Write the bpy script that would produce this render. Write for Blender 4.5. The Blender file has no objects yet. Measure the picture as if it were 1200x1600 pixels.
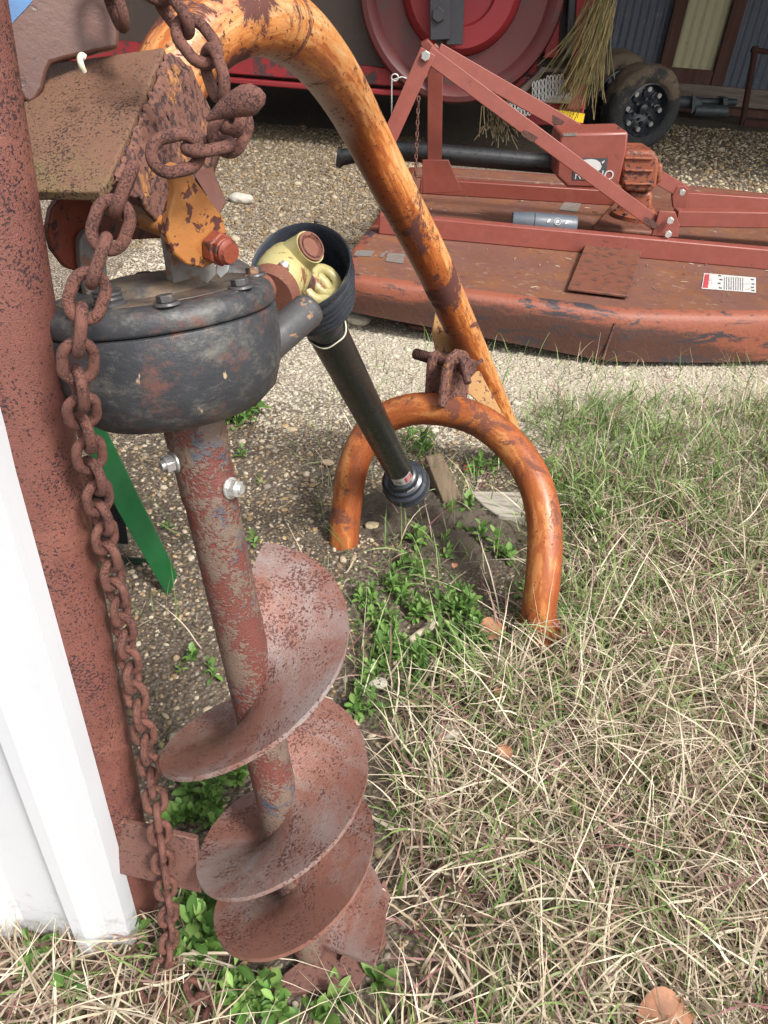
import bpy, math, random
import numpy as np
from mathutils import Vector, Matrix
random.seed(7); rng = np.random.default_rng(7)
S = bpy.context.scene
COL = S.collection

# ------------------------------------------------------------------ camera
CAMH, FPX = 1.3, 1155.0
_u = np.array([140., 1630., 1155.]); _u /= np.linalg.norm(_u)
_f = np.array([0, 0, -1.0])
_Y = _f - (_f @ _u) * _u; _Y /= np.linalg.norm(_Y); _X = np.cross(_Y, _u)
RC = np.array([_X, _Y, _u]); C0 = np.array([0, 0, CAMH])
cd = bpy.data.cameras.new("camera"); cam = bpy.data.objects.new("camera", cd); COL.objects.link(cam)
cd.sensor_fit = 'VERTICAL'; cd.sensor_height = 36; cd.lens = 36 * FPX / 1600
cd.clip_start = 0.02; cd.clip_end = 400
m4 = Matrix([list(RC[0]) + [0], list(RC[1]) + [0], list(RC[2]) + [CAMH], [0, 0, 0, 1]])
cam.matrix_world = m4
S.camera = cam
# ------------------------------------------------------------------ world, sun, exposure
SUN_EL, SUN_AZ = math.radians(50), math.radians(135)     # azimuth clockwise from +Y: behind the camera, to its right
w = bpy.data.worlds.new("World"); S.world = w; w.use_nodes = True
nt = w.node_tree; bg = nt.nodes["Background"]
sky = nt.nodes.new("ShaderNodeTexSky"); sky.sky_type = 'NISHITA'; sky.sun_disc = False
sky.sun_elevation = SUN_EL; sky.sun_rotation = SUN_AZ; sky.dust_density = 4; sky.air_density = 1.0; sky.ozone_density = 0.6
hs = nt.nodes.new("ShaderNodeHueSaturation"); hs.inputs['Saturation'].default_value = 0.22
nt.links.new(sky.outputs[0], hs.inputs['Color']); nt.links.new(hs.outputs[0], bg.inputs[0]); bg.inputs[1].default_value = 0.135
sl = bpy.data.lights.new("sun", 'SUN'); sl.energy = 2.5; sl.angle = math.radians(11); sl.color = (1, 0.97, 0.92)
so = bpy.data.objects.new("sun", sl); COL.objects.link(so)
sd = Vector((math.sin(SUN_AZ) * math.cos(SUN_EL), math.cos(SUN_AZ) * math.cos(SUN_EL), math.sin(SUN_EL)))
so.rotation_euler = sd.to_track_quat('Z', 'Y').to_euler(); so.location = sd * 20
S.view_settings.view_transform = 'Standard'; S.view_settings.look = 'None'
S.view_settings.exposure = 0.93; S.view_settings.gamma = 1
S.render.engine = 'CYCLES'

# ------------------------------------------------------------------ geometry helpers
def ray(px, py): return RC @ np.array([(px - 600) / FPX, -(py - 800) / FPX, -1.0])
def D(px, py, d): return C0 + ray(px, py) * d
def G(px, py, z=0.0): r = ray(px, py); return C0 + r * ((z - CAMH) / r[2])
def PY(px, py, y): r = ray(px, py); return C0 + r * (y / r[1])
def PL(px, py, P, n): r = ray(px, py); return C0 + r * (np.dot(np.array(P) - C0, n) / np.dot(r, n))
def projv(P):
    c = (np.asarray(P) - C0) @ RC
    return 600 + FPX * c[..., 0] / -c[..., 2], 800 - FPX * c[..., 1] / -c[..., 2], -c[..., 2]
def nrm(v): v = np.array(v, float); return v / np.linalg.norm(v)
def A(*v): return np.array(v, float)
def spline(pts, n=8):
    P = [np.array(p, float) for p in pts]; P = [2 * P[0] - P[1]] + P + [2 * P[-1] - P[-2]]; out = []
    for i in range(1, len(P) - 2):
        for k in range(n):
            t = k / n; a, b, c, d = P[i - 1], P[i], P[i + 1], P[i + 2]
            out.append(.5 * (2 * b + (c - a) * t + (2 * a - 5 * b + 4 * c - d) * t * t + (3 * b - a - 3 * c + d) * t ** 3))
    out.append(P[-2]); return out
def perp(a, ref=(0, 0, 1)):
    a = nrm(a); r = np.array(ref, float)
    if abs(np.dot(a, nrm(r))) > .98: r = A(1, 0, 0)
    e1 = nrm(r - np.dot(r, a) * a); return e1, np.cross(a, e1)

WL = {}
class MB:
    def __init__(s): s.V = []; s.F = []; s.U = {}
    def add(s, V, F, U=None):
        b = len(s.V); s.V += [tuple(v) for v in V]
        for i, f in enumerate(F):
            if U is not None and U[i] is not None: s.U[len(s.F)] = U[i]
            s.F.append(tuple(b + k for k in f))
        return s
    def tube(s, pts, r, n=16, caps=True, ref=(0, 0, 1), closed=False, squash=None):
        P = [np.array(p, float) for p in pts]; N = len(P)
        R = list(r) if hasattr(r, '__len__') else [r] * N
        T = []
        for i in range(N):
            if closed: T.append(nrm(P[(i + 1) % N] - P[i - 1]))
            else: T.append(nrm(P[min(i + 1, N - 1)] - P[max(i - 1, 0)]))
        e1, _ = perp(T[0], ref); V = []; L = [0]
        for i in range(N):
            e1 = nrm(e1 - np.dot(e1, T[i]) * T[i]); e2 = np.cross(T[i], e1)
            if i: L.append(L[-1] + np.linalg.norm(P[i] - P[i - 1]))
            for k in range(n):
                a = 2 * math.pi * k / n
                V.append(P[i] + R[i] * (math.cos(a) * e1 + math.sin(a) * e2 * (squash or 1)))
        F = []; U = []
        for i in range(N if closed else N - 1):
            j = (i + 1) % N
            for k in range(n):
                q = (k + 1) % n; F.append((i * n + k, i * n + q, j * n + q, j * n + k))
                l1 = L[i + 1] if i + 1 < N else L[i] + .01
                U.append(((k / n, L[i]), ((k + 1) / n, L[i]), ((k + 1) / n, l1), (k / n, l1)))
        if caps and not closed:
            F.append(tuple(range(n - 1, -1, -1))); U.append(None); F.append(tuple((N - 1) * n + k for k in range(n))); U.append(None)
        return s.add(V, F, U)
    def cyl(s, a, b, r, r2=None, n=20, caps=True): return s.tube([a, b], [r, r if r2 is None else r2], n, caps)
    def lathe(s, O, ax, prof, n=40, ref=(0, 0, 1), closed=False, cap=True):
        ax = nrm(ax); e1, e2 = perp(ax, ref); V = []; m = len(prof)
        for r, h in prof:
            for k in range(n):
                a = 2 * math.pi * k / n; V.append(np.array(O) + ax * h + r * (math.cos(a) * e1 + math.sin(a) * e2))
        F = []
        for i in range(m if closed else m - 1):
            j = (i + 1) % m
            for k in range(n): q = (k + 1) % n; F.append((i * n + k, i * n + q, j * n + q, j * n + k))
        if not closed:
            if cap and prof[0][0] > 1e-6: F.append(tuple(range(n - 1, -1, -1)))
            if cap and prof[-1][0] > 1e-6: F.append(tuple((m - 1) * n + k for k in range(n)))
        return s.add(V, F)
    def prism(s, poly, t):
        P = [np.array(p, float) for p in poly]; t = np.array(t, float); n = len(P)
        nn = sum((np.cross(P[i] - P[0], P[(i + 1) % n] - P[0]) for i in range(1, n - 1)), A(0, 0, 0))
        if np.dot(nn, t) > 0: P = P[::-1]
        F = [tuple(range(n)), tuple(range(2 * n - 1, n - 1, -1))]
        for i in range(n): j = (i + 1) % n; F.append((j, i, n + i, n + j))
        return s.add(P + [p + t for p in P], F)
    def py(s, pts, y, t): return s.prism([PY(a, b, y) for a, b in pts], A(0, t, 0))
    def box(s, c, sx, sy, sz, ex=(1, 0, 0), ez=(0, 0, 1)):
        ex = nrm(ex); ez = np.array(ez, float); ez = nrm(ez - np.dot(ez, ex) * ex); ey = np.cross(ez, ex); c = np.array(c, float)
        q = [c - ex * sx / 2 + ey * a * sy / 2 - ez * sz / 2 for a in (-1, 1)] + [c + ex * sx / 2 + ey * a * sy / 2 - ez * sz / 2 for a in (1, -1)]
        return s.prism(q, ez * sz)
    def bar(s, a, b, wd, th, up=(0, -1, 0)):
        """flat bar from a to b, its broad face looking along up"""
        a = np.array(a, float); b = np.array(b, float)
        return s.box((a + b) / 2, np.linalg.norm(b - a), wd, th, b - a, up)
    def hexn(s, c, ax, r, h):
        ax = nrm(ax); e1, e2 = perp(ax); c = np.array(c, float)
        return s.prism([c + r * (math.cos(k * math.pi / 3) * e1 + math.sin(k * math.pi / 3) * e2) for k in range(6)], ax * h)
    def build(s, name, mat, parent=None, bevel=0, smooth=True, ang=38, seg=2):
        me = bpy.data.meshes.new(name); off = np.array(WL.get(parent.name, (0, 0, 0)) if parent else (0, 0, 0))
        V = np.array(s.V, float) - off
        me.from_pydata(V.tolist(), [], s.F)
        if s.U:
            uv = me.uv_layers.new(name="UVMap").data
            for i, us in s.U.items():
                p = me.polygons[i]
                for k, li in enumerate(p.loop_indices): uv[li].uv = us[k]
        me.validate()
        o = bpy.data.objects.new(name, me); COL.objects.link(o)
        if mat: me.materials.append(mat)
        if smooth: me.shade_smooth(); me.set_sharp_from_angle(angle=math.radians(ang))
        if parent: o.parent = parent; WL[o.name] = tuple(off)
        else: WL[o.name] = (0, 0, 0)
        if bevel:
            b = o.modifiers.new("bevel", 'BEVEL'); b.width = bevel; b.segments = seg; b.limit_method = 'ANGLE'; b.angle_limit = math.radians(40); b.harden_normals = False
        return o
def thing(name, label, cat, loc=(0, 0, 0), group=None):
    o = bpy.data.objects.new(name, None); COL.objects.link(o); o.location = tuple(float(x) for x in loc)
    o.empty_display_size = .1
    WL[o.name] = tuple(float(x) for x in loc); return tag(o, label, cat, group)
def tag(o, label, cat, group=None, kind=None):
    if label: o['label'] = label
    if cat: o['category'] = cat
    if group: o['group'] = group
    if kind: o['kind'] = kind
    return o
def struct(o, kind='structure'): o['kind'] = kind; return o
def text(name, body, origin, ex, ez, size, mat, parent, depth=.0006):
    """ex: reading direction, ez: up direction of the letters"""
    cu = bpy.data.curves.new(name, 'FONT'); cu.body = body; cu.size = size; cu.extrude = depth
    t = bpy.data.objects.new(name, cu); COL.objects.link(t); bpy.context.view_layer.update()
    me = bpy.data.meshes.new_from_object(t.evaluated_get(bpy.context.evaluated_depsgraph_get()))
    bpy.data.objects.remove(t)
    ex = nrm(ex); ez = np.array(ez, float); ez = nrm(ez - np.dot(ez, ex) * ex); nn = np.cross(ex, ez)
    off = np.array(WL.get(parent.name, (0, 0, 0)))
    M = Matrix([[ex[i], ez[i], nn[i], origin[i] - off[i]] for i in range(3)] + [[0, 0, 0, 1]])
    me.transform(M); me.materials.clear(); me.materials.append(mat)
    o = bpy.data.objects.new(name, me); COL.objects.link(o); o.parent = parent; WL[o.name] = tuple(off); return o

# ------------------------------------------------------------------ materials
class NT:
    def __init__(s, name, rough=.6, metal=0, spec=.5):
        s.m = bpy.data.materials.new(name); s.m.use_nodes = True; s.t = s.m.node_tree
        s.b = s.t.nodes["Principled BSDF"]; s.b.inputs['Roughness'].default_value = rough; s.b.inputs['Metallic'].default_value = metal
        s.b.inputs['Specular IOR Level'].default_value = spec
        s.tc = s.t.nodes.new("ShaderNodeTexCoord"); s.vec = s.tc.outputs['Object']
    def n(s, k): return s.t.nodes.new(k)
    def ln(s, a, b): s.t.links.new(a, b)
    def put(s, sock, v):
        if isinstance(v, bpy.types.NodeSocket): s.ln(v, sock)
        elif isinstance(v, tuple) and len(v) == 3 and sock.type == 'RGBA': sock.default_value = (*v, 1)
        else: sock.default_value = v
    def pos(s): s.vec = s.n("ShaderNodeNewGeometry").outputs['Position']; return s
    def mapv(s, sc=(1, 1, 1), v=None, rot=(0, 0, 0)):
        m = s.n("ShaderNodeMapping"); m.inputs['Scale'].default_value = sc; m.inputs['Rotation'].default_value = rot
        s.ln(v or s.vec, m.inputs['Vector']); return m.outputs[0]
    def noise(s, sc, det=4, ro=.6, v=None, dist=0):
        n = s.n("ShaderNodeTexNoise"); n.inputs['Scale'].default_value = sc; n.inputs['Detail'].default_value = det
        n.inputs['Roughness'].default_value = ro; n.inputs['Distortion'].default_value = dist; s.ln(v or s.vec, n.inputs['Vector']); return n.outputs['Fac']
    def vor(s, sc, v=None, feat='F1', out='Distance', rnd=1):
        n = s.n("ShaderNodeTexVoronoi"); n.feature = feat; n.inputs['Scale'].default_value = sc; n.inputs['Randomness'].default_value = rnd
        s.ln(v or s.vec, n.inputs['Vector']); return n.outputs[out]
    def ramp(s, f, stops, interp='LINEAR'):
        r = s.n("ShaderNodeValToRGB"); r.color_ramp.interpolation = interp; e = r.color_ramp.elements
        while len(e) < len(stops): e.new(.5)
        for q, (p, c) in zip(e, stops): q.position = p; q.color = (c, c, c, 1) if not isinstance(c, tuple) else (*c, 1)
        s.ln(f, r.inputs[0]); return r.outputs[0]
    def step(s, f, a, b): return s.ramp(f, [(a, 0.0), (b, 1.0)])
    def mr(s, f, a, b):
        m = s.n("ShaderNodeMapRange"); m.clamp = True; m.interpolation_type = 'SMOOTHSTEP'; s.put(m.inputs['Value'], f)
        sw = a > b; m.inputs['From Min'].default_value = min(a, b); m.inputs['From Max'].default_value = max(a, b)
        m.inputs['To Min'].default_value = 1.0 if sw else 0.0; m.inputs['To Max'].default_value = 0.0 if sw else 1.0; return m.outputs[0]
    def mix(s, f, a, b, mode='MIX'):
        m = s.n("ShaderNodeMix"); m.data_type = 'RGBA'; m.blend_type = mode
        s.put(m.inputs[0], f); s.put(m.inputs[6], a); s.put(m.inputs[7], b); return m.outputs[2]
    def math(s, op, a, b=0.0, c=None):
        m = s.n("ShaderNodeMath"); m.operation = op; s.put(m.inputs[0], a); s.put(m.inputs[1], b)
        if c is not None: s.put(m.inputs[2], c)
        return m.outputs[0]
    def col(s, c): s.put(s.b.inputs['Base Color'], c); return s
    def rough(s, c): s.put(s.b.inputs['Roughness'], c); return s
    def metal(s, c): s.put(s.b.inputs['Metallic'], c); return s
    def bump(s, h, st=.5, dist=.002):
        b = s.n("ShaderNodeBump"); b.inputs['Strength'].default_value = st; b.inputs['Distance'].default_value = dist
        s.put(b.inputs['Height'], h); s.ln(b.outputs[0], s.b.inputs['Normal']); return s

def rust(name, c1, c2, speck, ssc=220, amt=(.56, .62), big=9, rough=.75, bump=.6, pos=False, extra=None, patch=None, patch_amt=(.55, .62), psc=14, modw=.22):
    """two-tone rust with dark pits; optional patches of another colour"""
    t = NT(name, rough)
    if pos: t.pos()
    b = t.mix(t.noise(big, 5, .65), c1, c2); b = t.mix(t.ramp(t.noise(big * 9, 5, .7), [(.3, 0.0), (.75, .55)]), b, tuple(x * .55 for x in c1))
    if patch:
        pm = t.step(t.noise(psc, 6, .7, dist=.4), *patch_amt); b = t.mix(pm, b, patch)
    if extra: b = extra(t, b)
    n = t.noise(ssc, 3, .6, dist=.3); mod = t.noise(big * 2.3, 3)
    sm = t.step(t.math('ADD', n, t.math('MULTIPLY', t.math('SUBTRACT', mod, .5), modw)), *amt)
    t.col(t.mix(sm, b, speck)); h = t.math('ADD', t.math('MULTIPLY', sm, -.6), t.noise(ssc * 1.7, 4, .7))
    t.bump(h, bump, .0015); t.rough(t.ramp(t.noise(big * 3, 4), [(.3, rough - .12), (.7, rough + .1)])); return t.m
def plain(name, c, rough=.5, metal=0, var=.25, sc=30, bump=.15, dist=.001):
    t = NT(name, rough, metal); n = t.noise(sc, 5, .65)
    t.col(t.mix(t.ramp(n, [(.3, 0.0), (.7, 1.0)]), tuple(x * (1 - var) for x in c), tuple(min(1, x * (1 + var)) for x in c)))
    t.rough(t.ramp(t.noise(sc * 2.3, 4), [(.3, max(.05, rough - .1)), (.7, min(1, rough + .12))])); t.bump(t.noise(sc * 6, 4), bump, dist); return t.m

M = {}
M['post'] = rust('post_rust', (.215, .078, .057), (.13, .047, .040), (.042, .017, .018), 330, (.555, .605), 6, .5, .7, True, patch=(.25, .10, .07), patch_amt=(.52, .72), psc=9, modw=.45)
M['chain'] = rust('chain_rust', (.215, .080, .053), (.13, .058, .047), (.055, .020, .017), 620, (.54, .60), 30, .65, 1.0, True, modw=.5)
M['plate'] = rust('plate_rust', (.215, .112, .062), (.15, .066, .043), (.045, .018, .013), 380, (.585, .64), 9, .75, 1.0, patch=(.15, .12, .045), patch_amt=(.50, .68), psc=6, modw=.4)
M['weld'] = rust('weld_rust', (.20, .085, .055), (.11, .045, .036), (.04, .018, .018), 130, (.5, .60), 22, .8, 1.0, patch=(.32, .14, .045), patch_amt=(.58, .63), psc=24)
M['brownpanel'] = rust('panel_rust', (.125, .050, .033), (.075, .034, .028), (.045, .032, .034), 60, (.62, .7), 7, .45, .3)
M['flight'] = rust('flight_rust', (.27, .125, .093), (.175, .070, .050), (.105, .036, .027), 260, (.56, .64), 7, .34, .9, patch=(.27, .235, .225), patch_amt=(.45, .68), psc=5.5, modw=.6)
M['shaft'] = rust('shaft_rust', (.20, .12, .088), (.135, .12, .092), (.14, .042, .032), 200, (.45, .57), 7, .5, 1.0, patch=(.045, .07, .10), patch_amt=(.53, .61), psc=12, modw=1.2)
M['flatbar'] = rust('flatbar_rust', (.175, .080, .060), (.12, .054, .042), (.045, .02, .017), 200, (.58, .66), 12, .75, .7)
M['darkrust'] = rust('dark_rust', (.13, .05, .035), (.085, .035, .03), (.04, .018, .016), 150, (.5, .62), 20, .8, 1.0)
def boommat(name, lo=.0, BOOMU=.565, spots=(), strk=(2.4, 1.1, 1)):
    t = NT(name, .42, 0, .4); uv = t.tc.outputs['UV']
    sx = t.n("ShaderNodeSeparateXYZ"); t.ln(uv, sx.inputs[0]); u = sx.outputs[0]
    side = t.math('COSINE', t.math('MULTIPLY', t.math('SUBTRACT', u, BOOMU), 2 * math.pi))   # paler side of the tube: faded paint plus a painted-in highlight
    st = t.noise(8, 7, .72, t.mapv(strk, uv, (0, 0, .5)), .5)
    blotch = t.noise(12, 6, .7, t.mapv((1.2, 1.0, 1), uv), .6)
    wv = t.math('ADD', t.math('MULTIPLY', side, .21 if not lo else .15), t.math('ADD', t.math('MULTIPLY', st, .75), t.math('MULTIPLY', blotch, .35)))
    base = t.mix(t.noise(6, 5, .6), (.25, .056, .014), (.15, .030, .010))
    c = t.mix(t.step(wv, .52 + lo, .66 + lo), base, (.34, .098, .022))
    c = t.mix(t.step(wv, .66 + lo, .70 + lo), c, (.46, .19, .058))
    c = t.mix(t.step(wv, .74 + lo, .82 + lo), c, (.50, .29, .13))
    rn = t.math('ADD', t.noise(9, 8, .80, dist=.7), t.math('MULTIPLY', side, .02))
    for P, rad in spots:                                               # heavy rust where parts rub or were welded
        d = t.n("ShaderNodeVectorMath"); d.operation = 'DISTANCE'; t.ln(t.vec, d.inputs[0]); d.inputs[1].default_value = tuple(float(x) for x in P)
        rn = t.math('ADD', rn, t.math('MULTIPLY', t.mr(d.outputs['Value'], rad * 1.5, rad * .3), .13))
    edge = t.mr(rn, .525, .60); rs = t.mr(rn, .585, .61)
    c = t.mix(t.math('MULTIPLY', edge, .6), c, (.14, .038, .014))
    c = t.mix(rs, c, t.mix(t.noise(90, 5), (.115, .035, .026), (.045, .016, .014)))
    sp = t.step(t.math('ADD', t.noise(170, 3), t.math('MULTIPLY', t.noise(8, 3), .25)), .745, .775); c = t.mix(sp, c, (.07, .02, .014))
    if lo: c = t.mix(.28, c, (.28, .090, .035))
    t.col(c); t.rough(t.mix(t.math('MAXIMUM', rs, sp), (.40,) * 3, (.8,) * 3)); t.bump(t.math('SUBTRACT', t.noise(60, 5), t.math('MULTIPLY', rs, .9)), .45, .001); return t.m
_tip = G(489, 1500)
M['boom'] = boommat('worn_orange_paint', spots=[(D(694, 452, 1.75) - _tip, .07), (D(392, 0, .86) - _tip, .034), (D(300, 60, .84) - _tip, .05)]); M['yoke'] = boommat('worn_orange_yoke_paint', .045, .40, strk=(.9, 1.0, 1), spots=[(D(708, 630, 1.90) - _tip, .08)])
M['ear'] = rust('ear_paint', (.40, .19, .050), (.34, .095, .028), (.075, .024, .018), 70, (.56, .6), 12, .5, .5, patch=(.26, .050, .022), patch_amt=(.53, .6), psc=18)
M['earred'] = rust('ear_red_paint', (.24, .048, .022), (.17, .036, .020), (.06, .02, .015), 70, (.58, .64), 12, .55, .5)
M['gusset'] = rust('gusset_paint', (.42, .235, .075), (.34, .15, .045), (.075, .025, .018), 60, (.57, .61), 14, .5, .4)
def gbmat(name, top):
    t = NT(name, .45)
    c = t.mix(t.noise(14, 6, .7), (.016, .018, .022), (.04, .042, .047))
    c = t.mix(t.step(t.noise(13, 10, .9, t.mapv((1, 1, 1.8)), .1), .49, .62), c, (.105, .10, .088))
    c = t.mix(t.step(t.noise(8, 9, .82, t.mapv((1, 1, 1.6))), .53, .62), c, (.105, .048, .038))
    if top: c = t.mix(t.step(t.noise(10, 8, .82), .46, .66), c, (.17, .105, .05))
    c = t.mix(t.step(t.noise(70, 3, .6, t.mapv((1, 1, .35))), .70, .73), c, (.36, .26, .17))
    t.col(c); t.bump(t.noise(120, 6, .75), .55, .0016); t.rough(t.ramp(t.noise(20, 4), [(.3, .32), (.7, .7)])); return t.m
M['gb'] = gbmat('gearbox_paint', False); M['gbtop'] = gbmat('gearbox_cover_paint', True)
M['stub'] = rust('stub_paint', (.045, .048, .055), (.08, .07, .065), (.24, .14, .08), 45, (.6, .66), 16, .4, .5)
M['greysteel'] = rust('grey_steel', (.20, .19, .175), (.13, .11, .10), (.16, .08, .05), 60, (.55, .65), 16, .55, .5)
M['zinc'] = plain('zinc_nut', (.62, .62, .60), .3, .75, .1, 60)
M['blackplastic'] = plain('black_plastic', (.012, .012, .013), .33, 0, .3, 25, .1)
M['ribplastic'] = plain('ribbed_plastic', (.024, .028, .037), .28, 0, .3, 25, .1)
M['yellow'] = rust('yellow_joint_paint', (.42, .37, .17), (.35, .30, .12), (.15, .07, .03), 90, (.68, .73), 18, .42, .4, patch=(.17, .065, .028), patch_amt=(.57, .61), psc=16)
M['rustcap'] = rust('joint_rust', (.20, .07, .04), (.12, .045, .03), (.3, .15, .06), 160, (.66, .75), 30, .7, .8)
M['white'] = plain('label_white', (.46, .455, .44), .5, 0, .06, 40, .05)
M['labelred'] = plain('label_red', (.36, .05, .055), .5, 0, .2, 40, .05)
M['ink'] = plain('label_ink', (.04, .04, .045), .6, 0, .1, 40, .05)
M['creamtape'] = plain('torn_edge', (.6, .55, .42), .7)
def whitewall():
    t = NT('white_sheet_metal', .35); t.col(t.mix(t.step(t.noise(3.5, 6, .7), .55, .8), (.56, .575, .60), (.48, .49, .50)))
    sp = t.n("ShaderNodeSeparateXYZ"); t.ln(t.vec, sp.inputs[0]); base = t.b.inputs['Base Color'].links[0].from_socket
    sp2 = t.math('ADD', t.noise(30, 8, .8), t.math('MULTIPLY', sp.outputs[2], -1.6))           # mud splashed up from the ground
    c = t.mix(t.math('MULTIPLY', t.step(sp2, .36, .60), .75), base, (.20, .155, .11))
    c = t.mix(t.math('MULTIPLY', t.step(t.noise(22, 7, .85, t.mapv((3, 3, .25))), .60, .72), .22), c, (.30, .28, .24)); t.col(c)
    t.bump(t.noise(2.5, 3), .12, .01); return t.m
M['wall'] = whitewall()
M['green'] = plain('green_paint', (.005, .068, .016), .45, 0, .25, 8, .1)
M['darkgreen'] = plain('dark_green_paint', (.004, .022, .009), .5, 0, .2, 10, .1)
# rotary cutter
M['cutred'] = rust('faded_red_paint', (.25, .064, .046), (.20, .052, .036), (.10, .03, .02), 40, (.66, .74), 2.2, .5, .25)
M['cutreddk'] = rust('red_paint', (.19, .038, .022), (.14, .03, .019), (.07, .02, .016), 30, (.66, .74), 3, .5, .25)
M['deck'] = rust('rusty_deck', (.165, .066, .044), (.11, .048, .036), (.20, .115, .078), 28, (.6, .72), 2.2, .7, .5, patch=(.165, .062, .024), patch_amt=(.45, .62), psc=4.5, modw=.5)
M['coverplate'] = rust('cover_rust', (.17, .055, .028), (.12, .042, .026), (.06, .028, .02), 22, (.52, .66), 5, .65, .5)
def skirtmat():
    t = NT('skirt_paint', .6); sp = t.n("ShaderNodeSeparateXYZ"); t.ln(t.vec, sp.inputs[0]); z = t.math('MULTIPLY', sp.outputs[2], 1.0)
    c = t.mix(t.noise(5, 6, .7), (.25, .075, .038), (.17, .048, .028))
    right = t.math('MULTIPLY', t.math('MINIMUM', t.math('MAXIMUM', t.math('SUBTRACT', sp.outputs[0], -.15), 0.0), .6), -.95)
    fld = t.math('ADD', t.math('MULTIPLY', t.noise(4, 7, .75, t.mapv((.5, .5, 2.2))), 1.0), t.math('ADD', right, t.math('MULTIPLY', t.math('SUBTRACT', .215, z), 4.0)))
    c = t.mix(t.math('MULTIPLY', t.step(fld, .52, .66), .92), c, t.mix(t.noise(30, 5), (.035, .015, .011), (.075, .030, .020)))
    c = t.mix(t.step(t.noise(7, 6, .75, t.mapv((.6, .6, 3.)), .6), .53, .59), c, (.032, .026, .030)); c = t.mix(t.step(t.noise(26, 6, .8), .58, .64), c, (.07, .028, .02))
    t.col(c); t.bump(t.noise(60, 5), .6, .004); return t.m
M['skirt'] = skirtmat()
M['cgb'] = rust('orange_gearbox_paint', (.27, .072, .026), (.18, .045, .022), (.05, .02, .018), 40, (.55, .61), 5, .6, 1.0)
M['canister'] = plain('grey_canister', (.07, .082, .10), .45, 0, .15, 10)
# baler
def balermat(name, a, b, fl, amt):
    t = NT(name, .5); c = t.mix(t.noise(1.2, 5, .6), a, b); c = t.mix(t.step(t.noise(5, 7, .75), *amt), c, fl); t.col(c); t.bump(t.noise(12, 5), .2, .01); return t.m
M['balred'] = balermat('baler_red_paint', (.34, .024, .028), (.22, .018, .022), (.06, .035, .035), (.50, .56))
M['balclean'] = balermat('baler_bright_red', (.28, .02, .024), (.20, .016, .02), (.09, .03, .03), (.66, .76))
M['baldisc'] = balermat('baler_disc_paint', (.14, .028, .028), (.08, .023, .023), (.06, .04, .03), (.5, .7))
M['baldark'] = balermat('baler_dark_panel', (.055, .042, .038), (.09, .06, .045), (.12, .09, .055), (.55, .75))
M['balgrey'] = balermat('dark_grey_bar', (.045, .045, .05), (.03, .03, .035), (.07, .06, .06), (.6, .7))
M['steel'] = plain('bright_steel', (.5, .5, .48), .35, .6, .1, 20)
M['reflector'] = plain('yellow_reflector', (.85, .55, .02), .4, 0, .05, 20)
def tyremat():
    t = NT('muddy_tyre', .85); c = t.mix(t.noise(5, 6, .7), (.035, .035, .037), (.06, .06, .06))
    sp = t.n("ShaderNodeSeparateXYZ"); t.ln(t.vec, sp.inputs[0])
    f = t.math('ADD', t.noise(4, 7, .75), t.math('MULTIPLY', sp.outputs[2], .34))
    c = t.mix(t.step(f, .66, .76), c, (.20, .15, .10)); t.col(c); t.bump(t.noise(14, 7, .8), 1.0, .03); return t.m
M['tyre'] = tyremat()
M['rim'] = plain('black_rim', (.03, .034, .042), .3, 0, .2, 8)
M['corr'] = balermat('weathered_galvanised', (.20, .23, .28), (.10, .125, .165), (.34, .35, .37), (.55, .75))
M['fibre'] = balermat('yellowed_fibreglass', (.75, .71, .45), (.62, .58, .35), (.3, .27, .14), (.6, .8))
def woodmat(name, a, b, ax, sc=6):
    t = NT(name, .85); s = [1, 1, 1]; s = [14, 14, 14]; s[ax] = 1.2
    n = t.noise(sc, 6, .7, t.mapv(tuple(s)), .3); t.col(t.mix(t.ramp(n, [(.35, 0.0), (.65, 1.0)]), a, b)); t.bump(n, .6, .004); return t.m
M['frame'] = woodmat('brown_window_board', (.10, .05, .038), (.2, .10, .075), 2, .8)
M['sill'] = woodmat('grey_weathered_beam', (.17, .13, .11), (.36, .29, .24), 0, .8)
M['galv'] = plain('galvanised_pipe', (.10, .12, .125), .5, .3, .2, 8)
M['rooftin'] = plain('roof_tin', (.16, .15, .14), .6, .2)
M['ply'] = woodmat('grey_plank', (.25, .22, .18), (.36, .33, .28), 0, 7)
M['oldwood'] = woodmat('brown_wood_block', (.10, .07, .045), (.20, .145, .09), 1, 7)
M['bark'] = woodmat('stick_bark', (.35, .28, .2), (.5, .43, .32), 0, 9)
M['deadleaf'] = plain('dead_leaf', (.28, .13, .07), .7, 0, .35, 40)
M['hay'] = None

# vertex-coloured materials
def vcol(name, rough=.7, transl=0.0, vary=0.12, bump=0):
    t = NT(name, rough, 0, .3); a = t.n("ShaderNodeAttribute"); a.attribute_name = 'Col'; c = a.outputs['Color']
    if vary:
        t.pos(); n = t.noise(160, 4, .6); c = t.mix(vary * 3, c, t.mix(n, (0, 0, 0), tuple([2.0] * 3)), 'MULTIPLY') if False else t.mix(t.ramp(n, [(.3, 0.0), (.75, vary * 2)]), c, (.08, .06, .045))
    t.col(c)
    if bump: t.bump(t.noise(260, 5, .7), bump, .002)
    if transl:
        tr = t.n("ShaderNodeBsdfTranslucent"); t.ln(c, tr.inputs[0]); mx = t.n("ShaderNodeMixShader"); mx.inputs[0].default_value = transl
        t.ln(t.b.outputs[0], mx.inputs[1]); t.ln(tr.outputs[0], mx.inputs[2]); out = t.t.nodes['Material Output']; t.ln(mx.outputs[0], out.inputs[0])
    return t.m
M['stones'] = vcol('gravel_stones', .8, 0, .22, .5)
M['grass'] = vcol('grass_blades', .55, .25, .0)
M['leaf'] = vcol('weed_leaves', .45, .25, .1)

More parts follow.
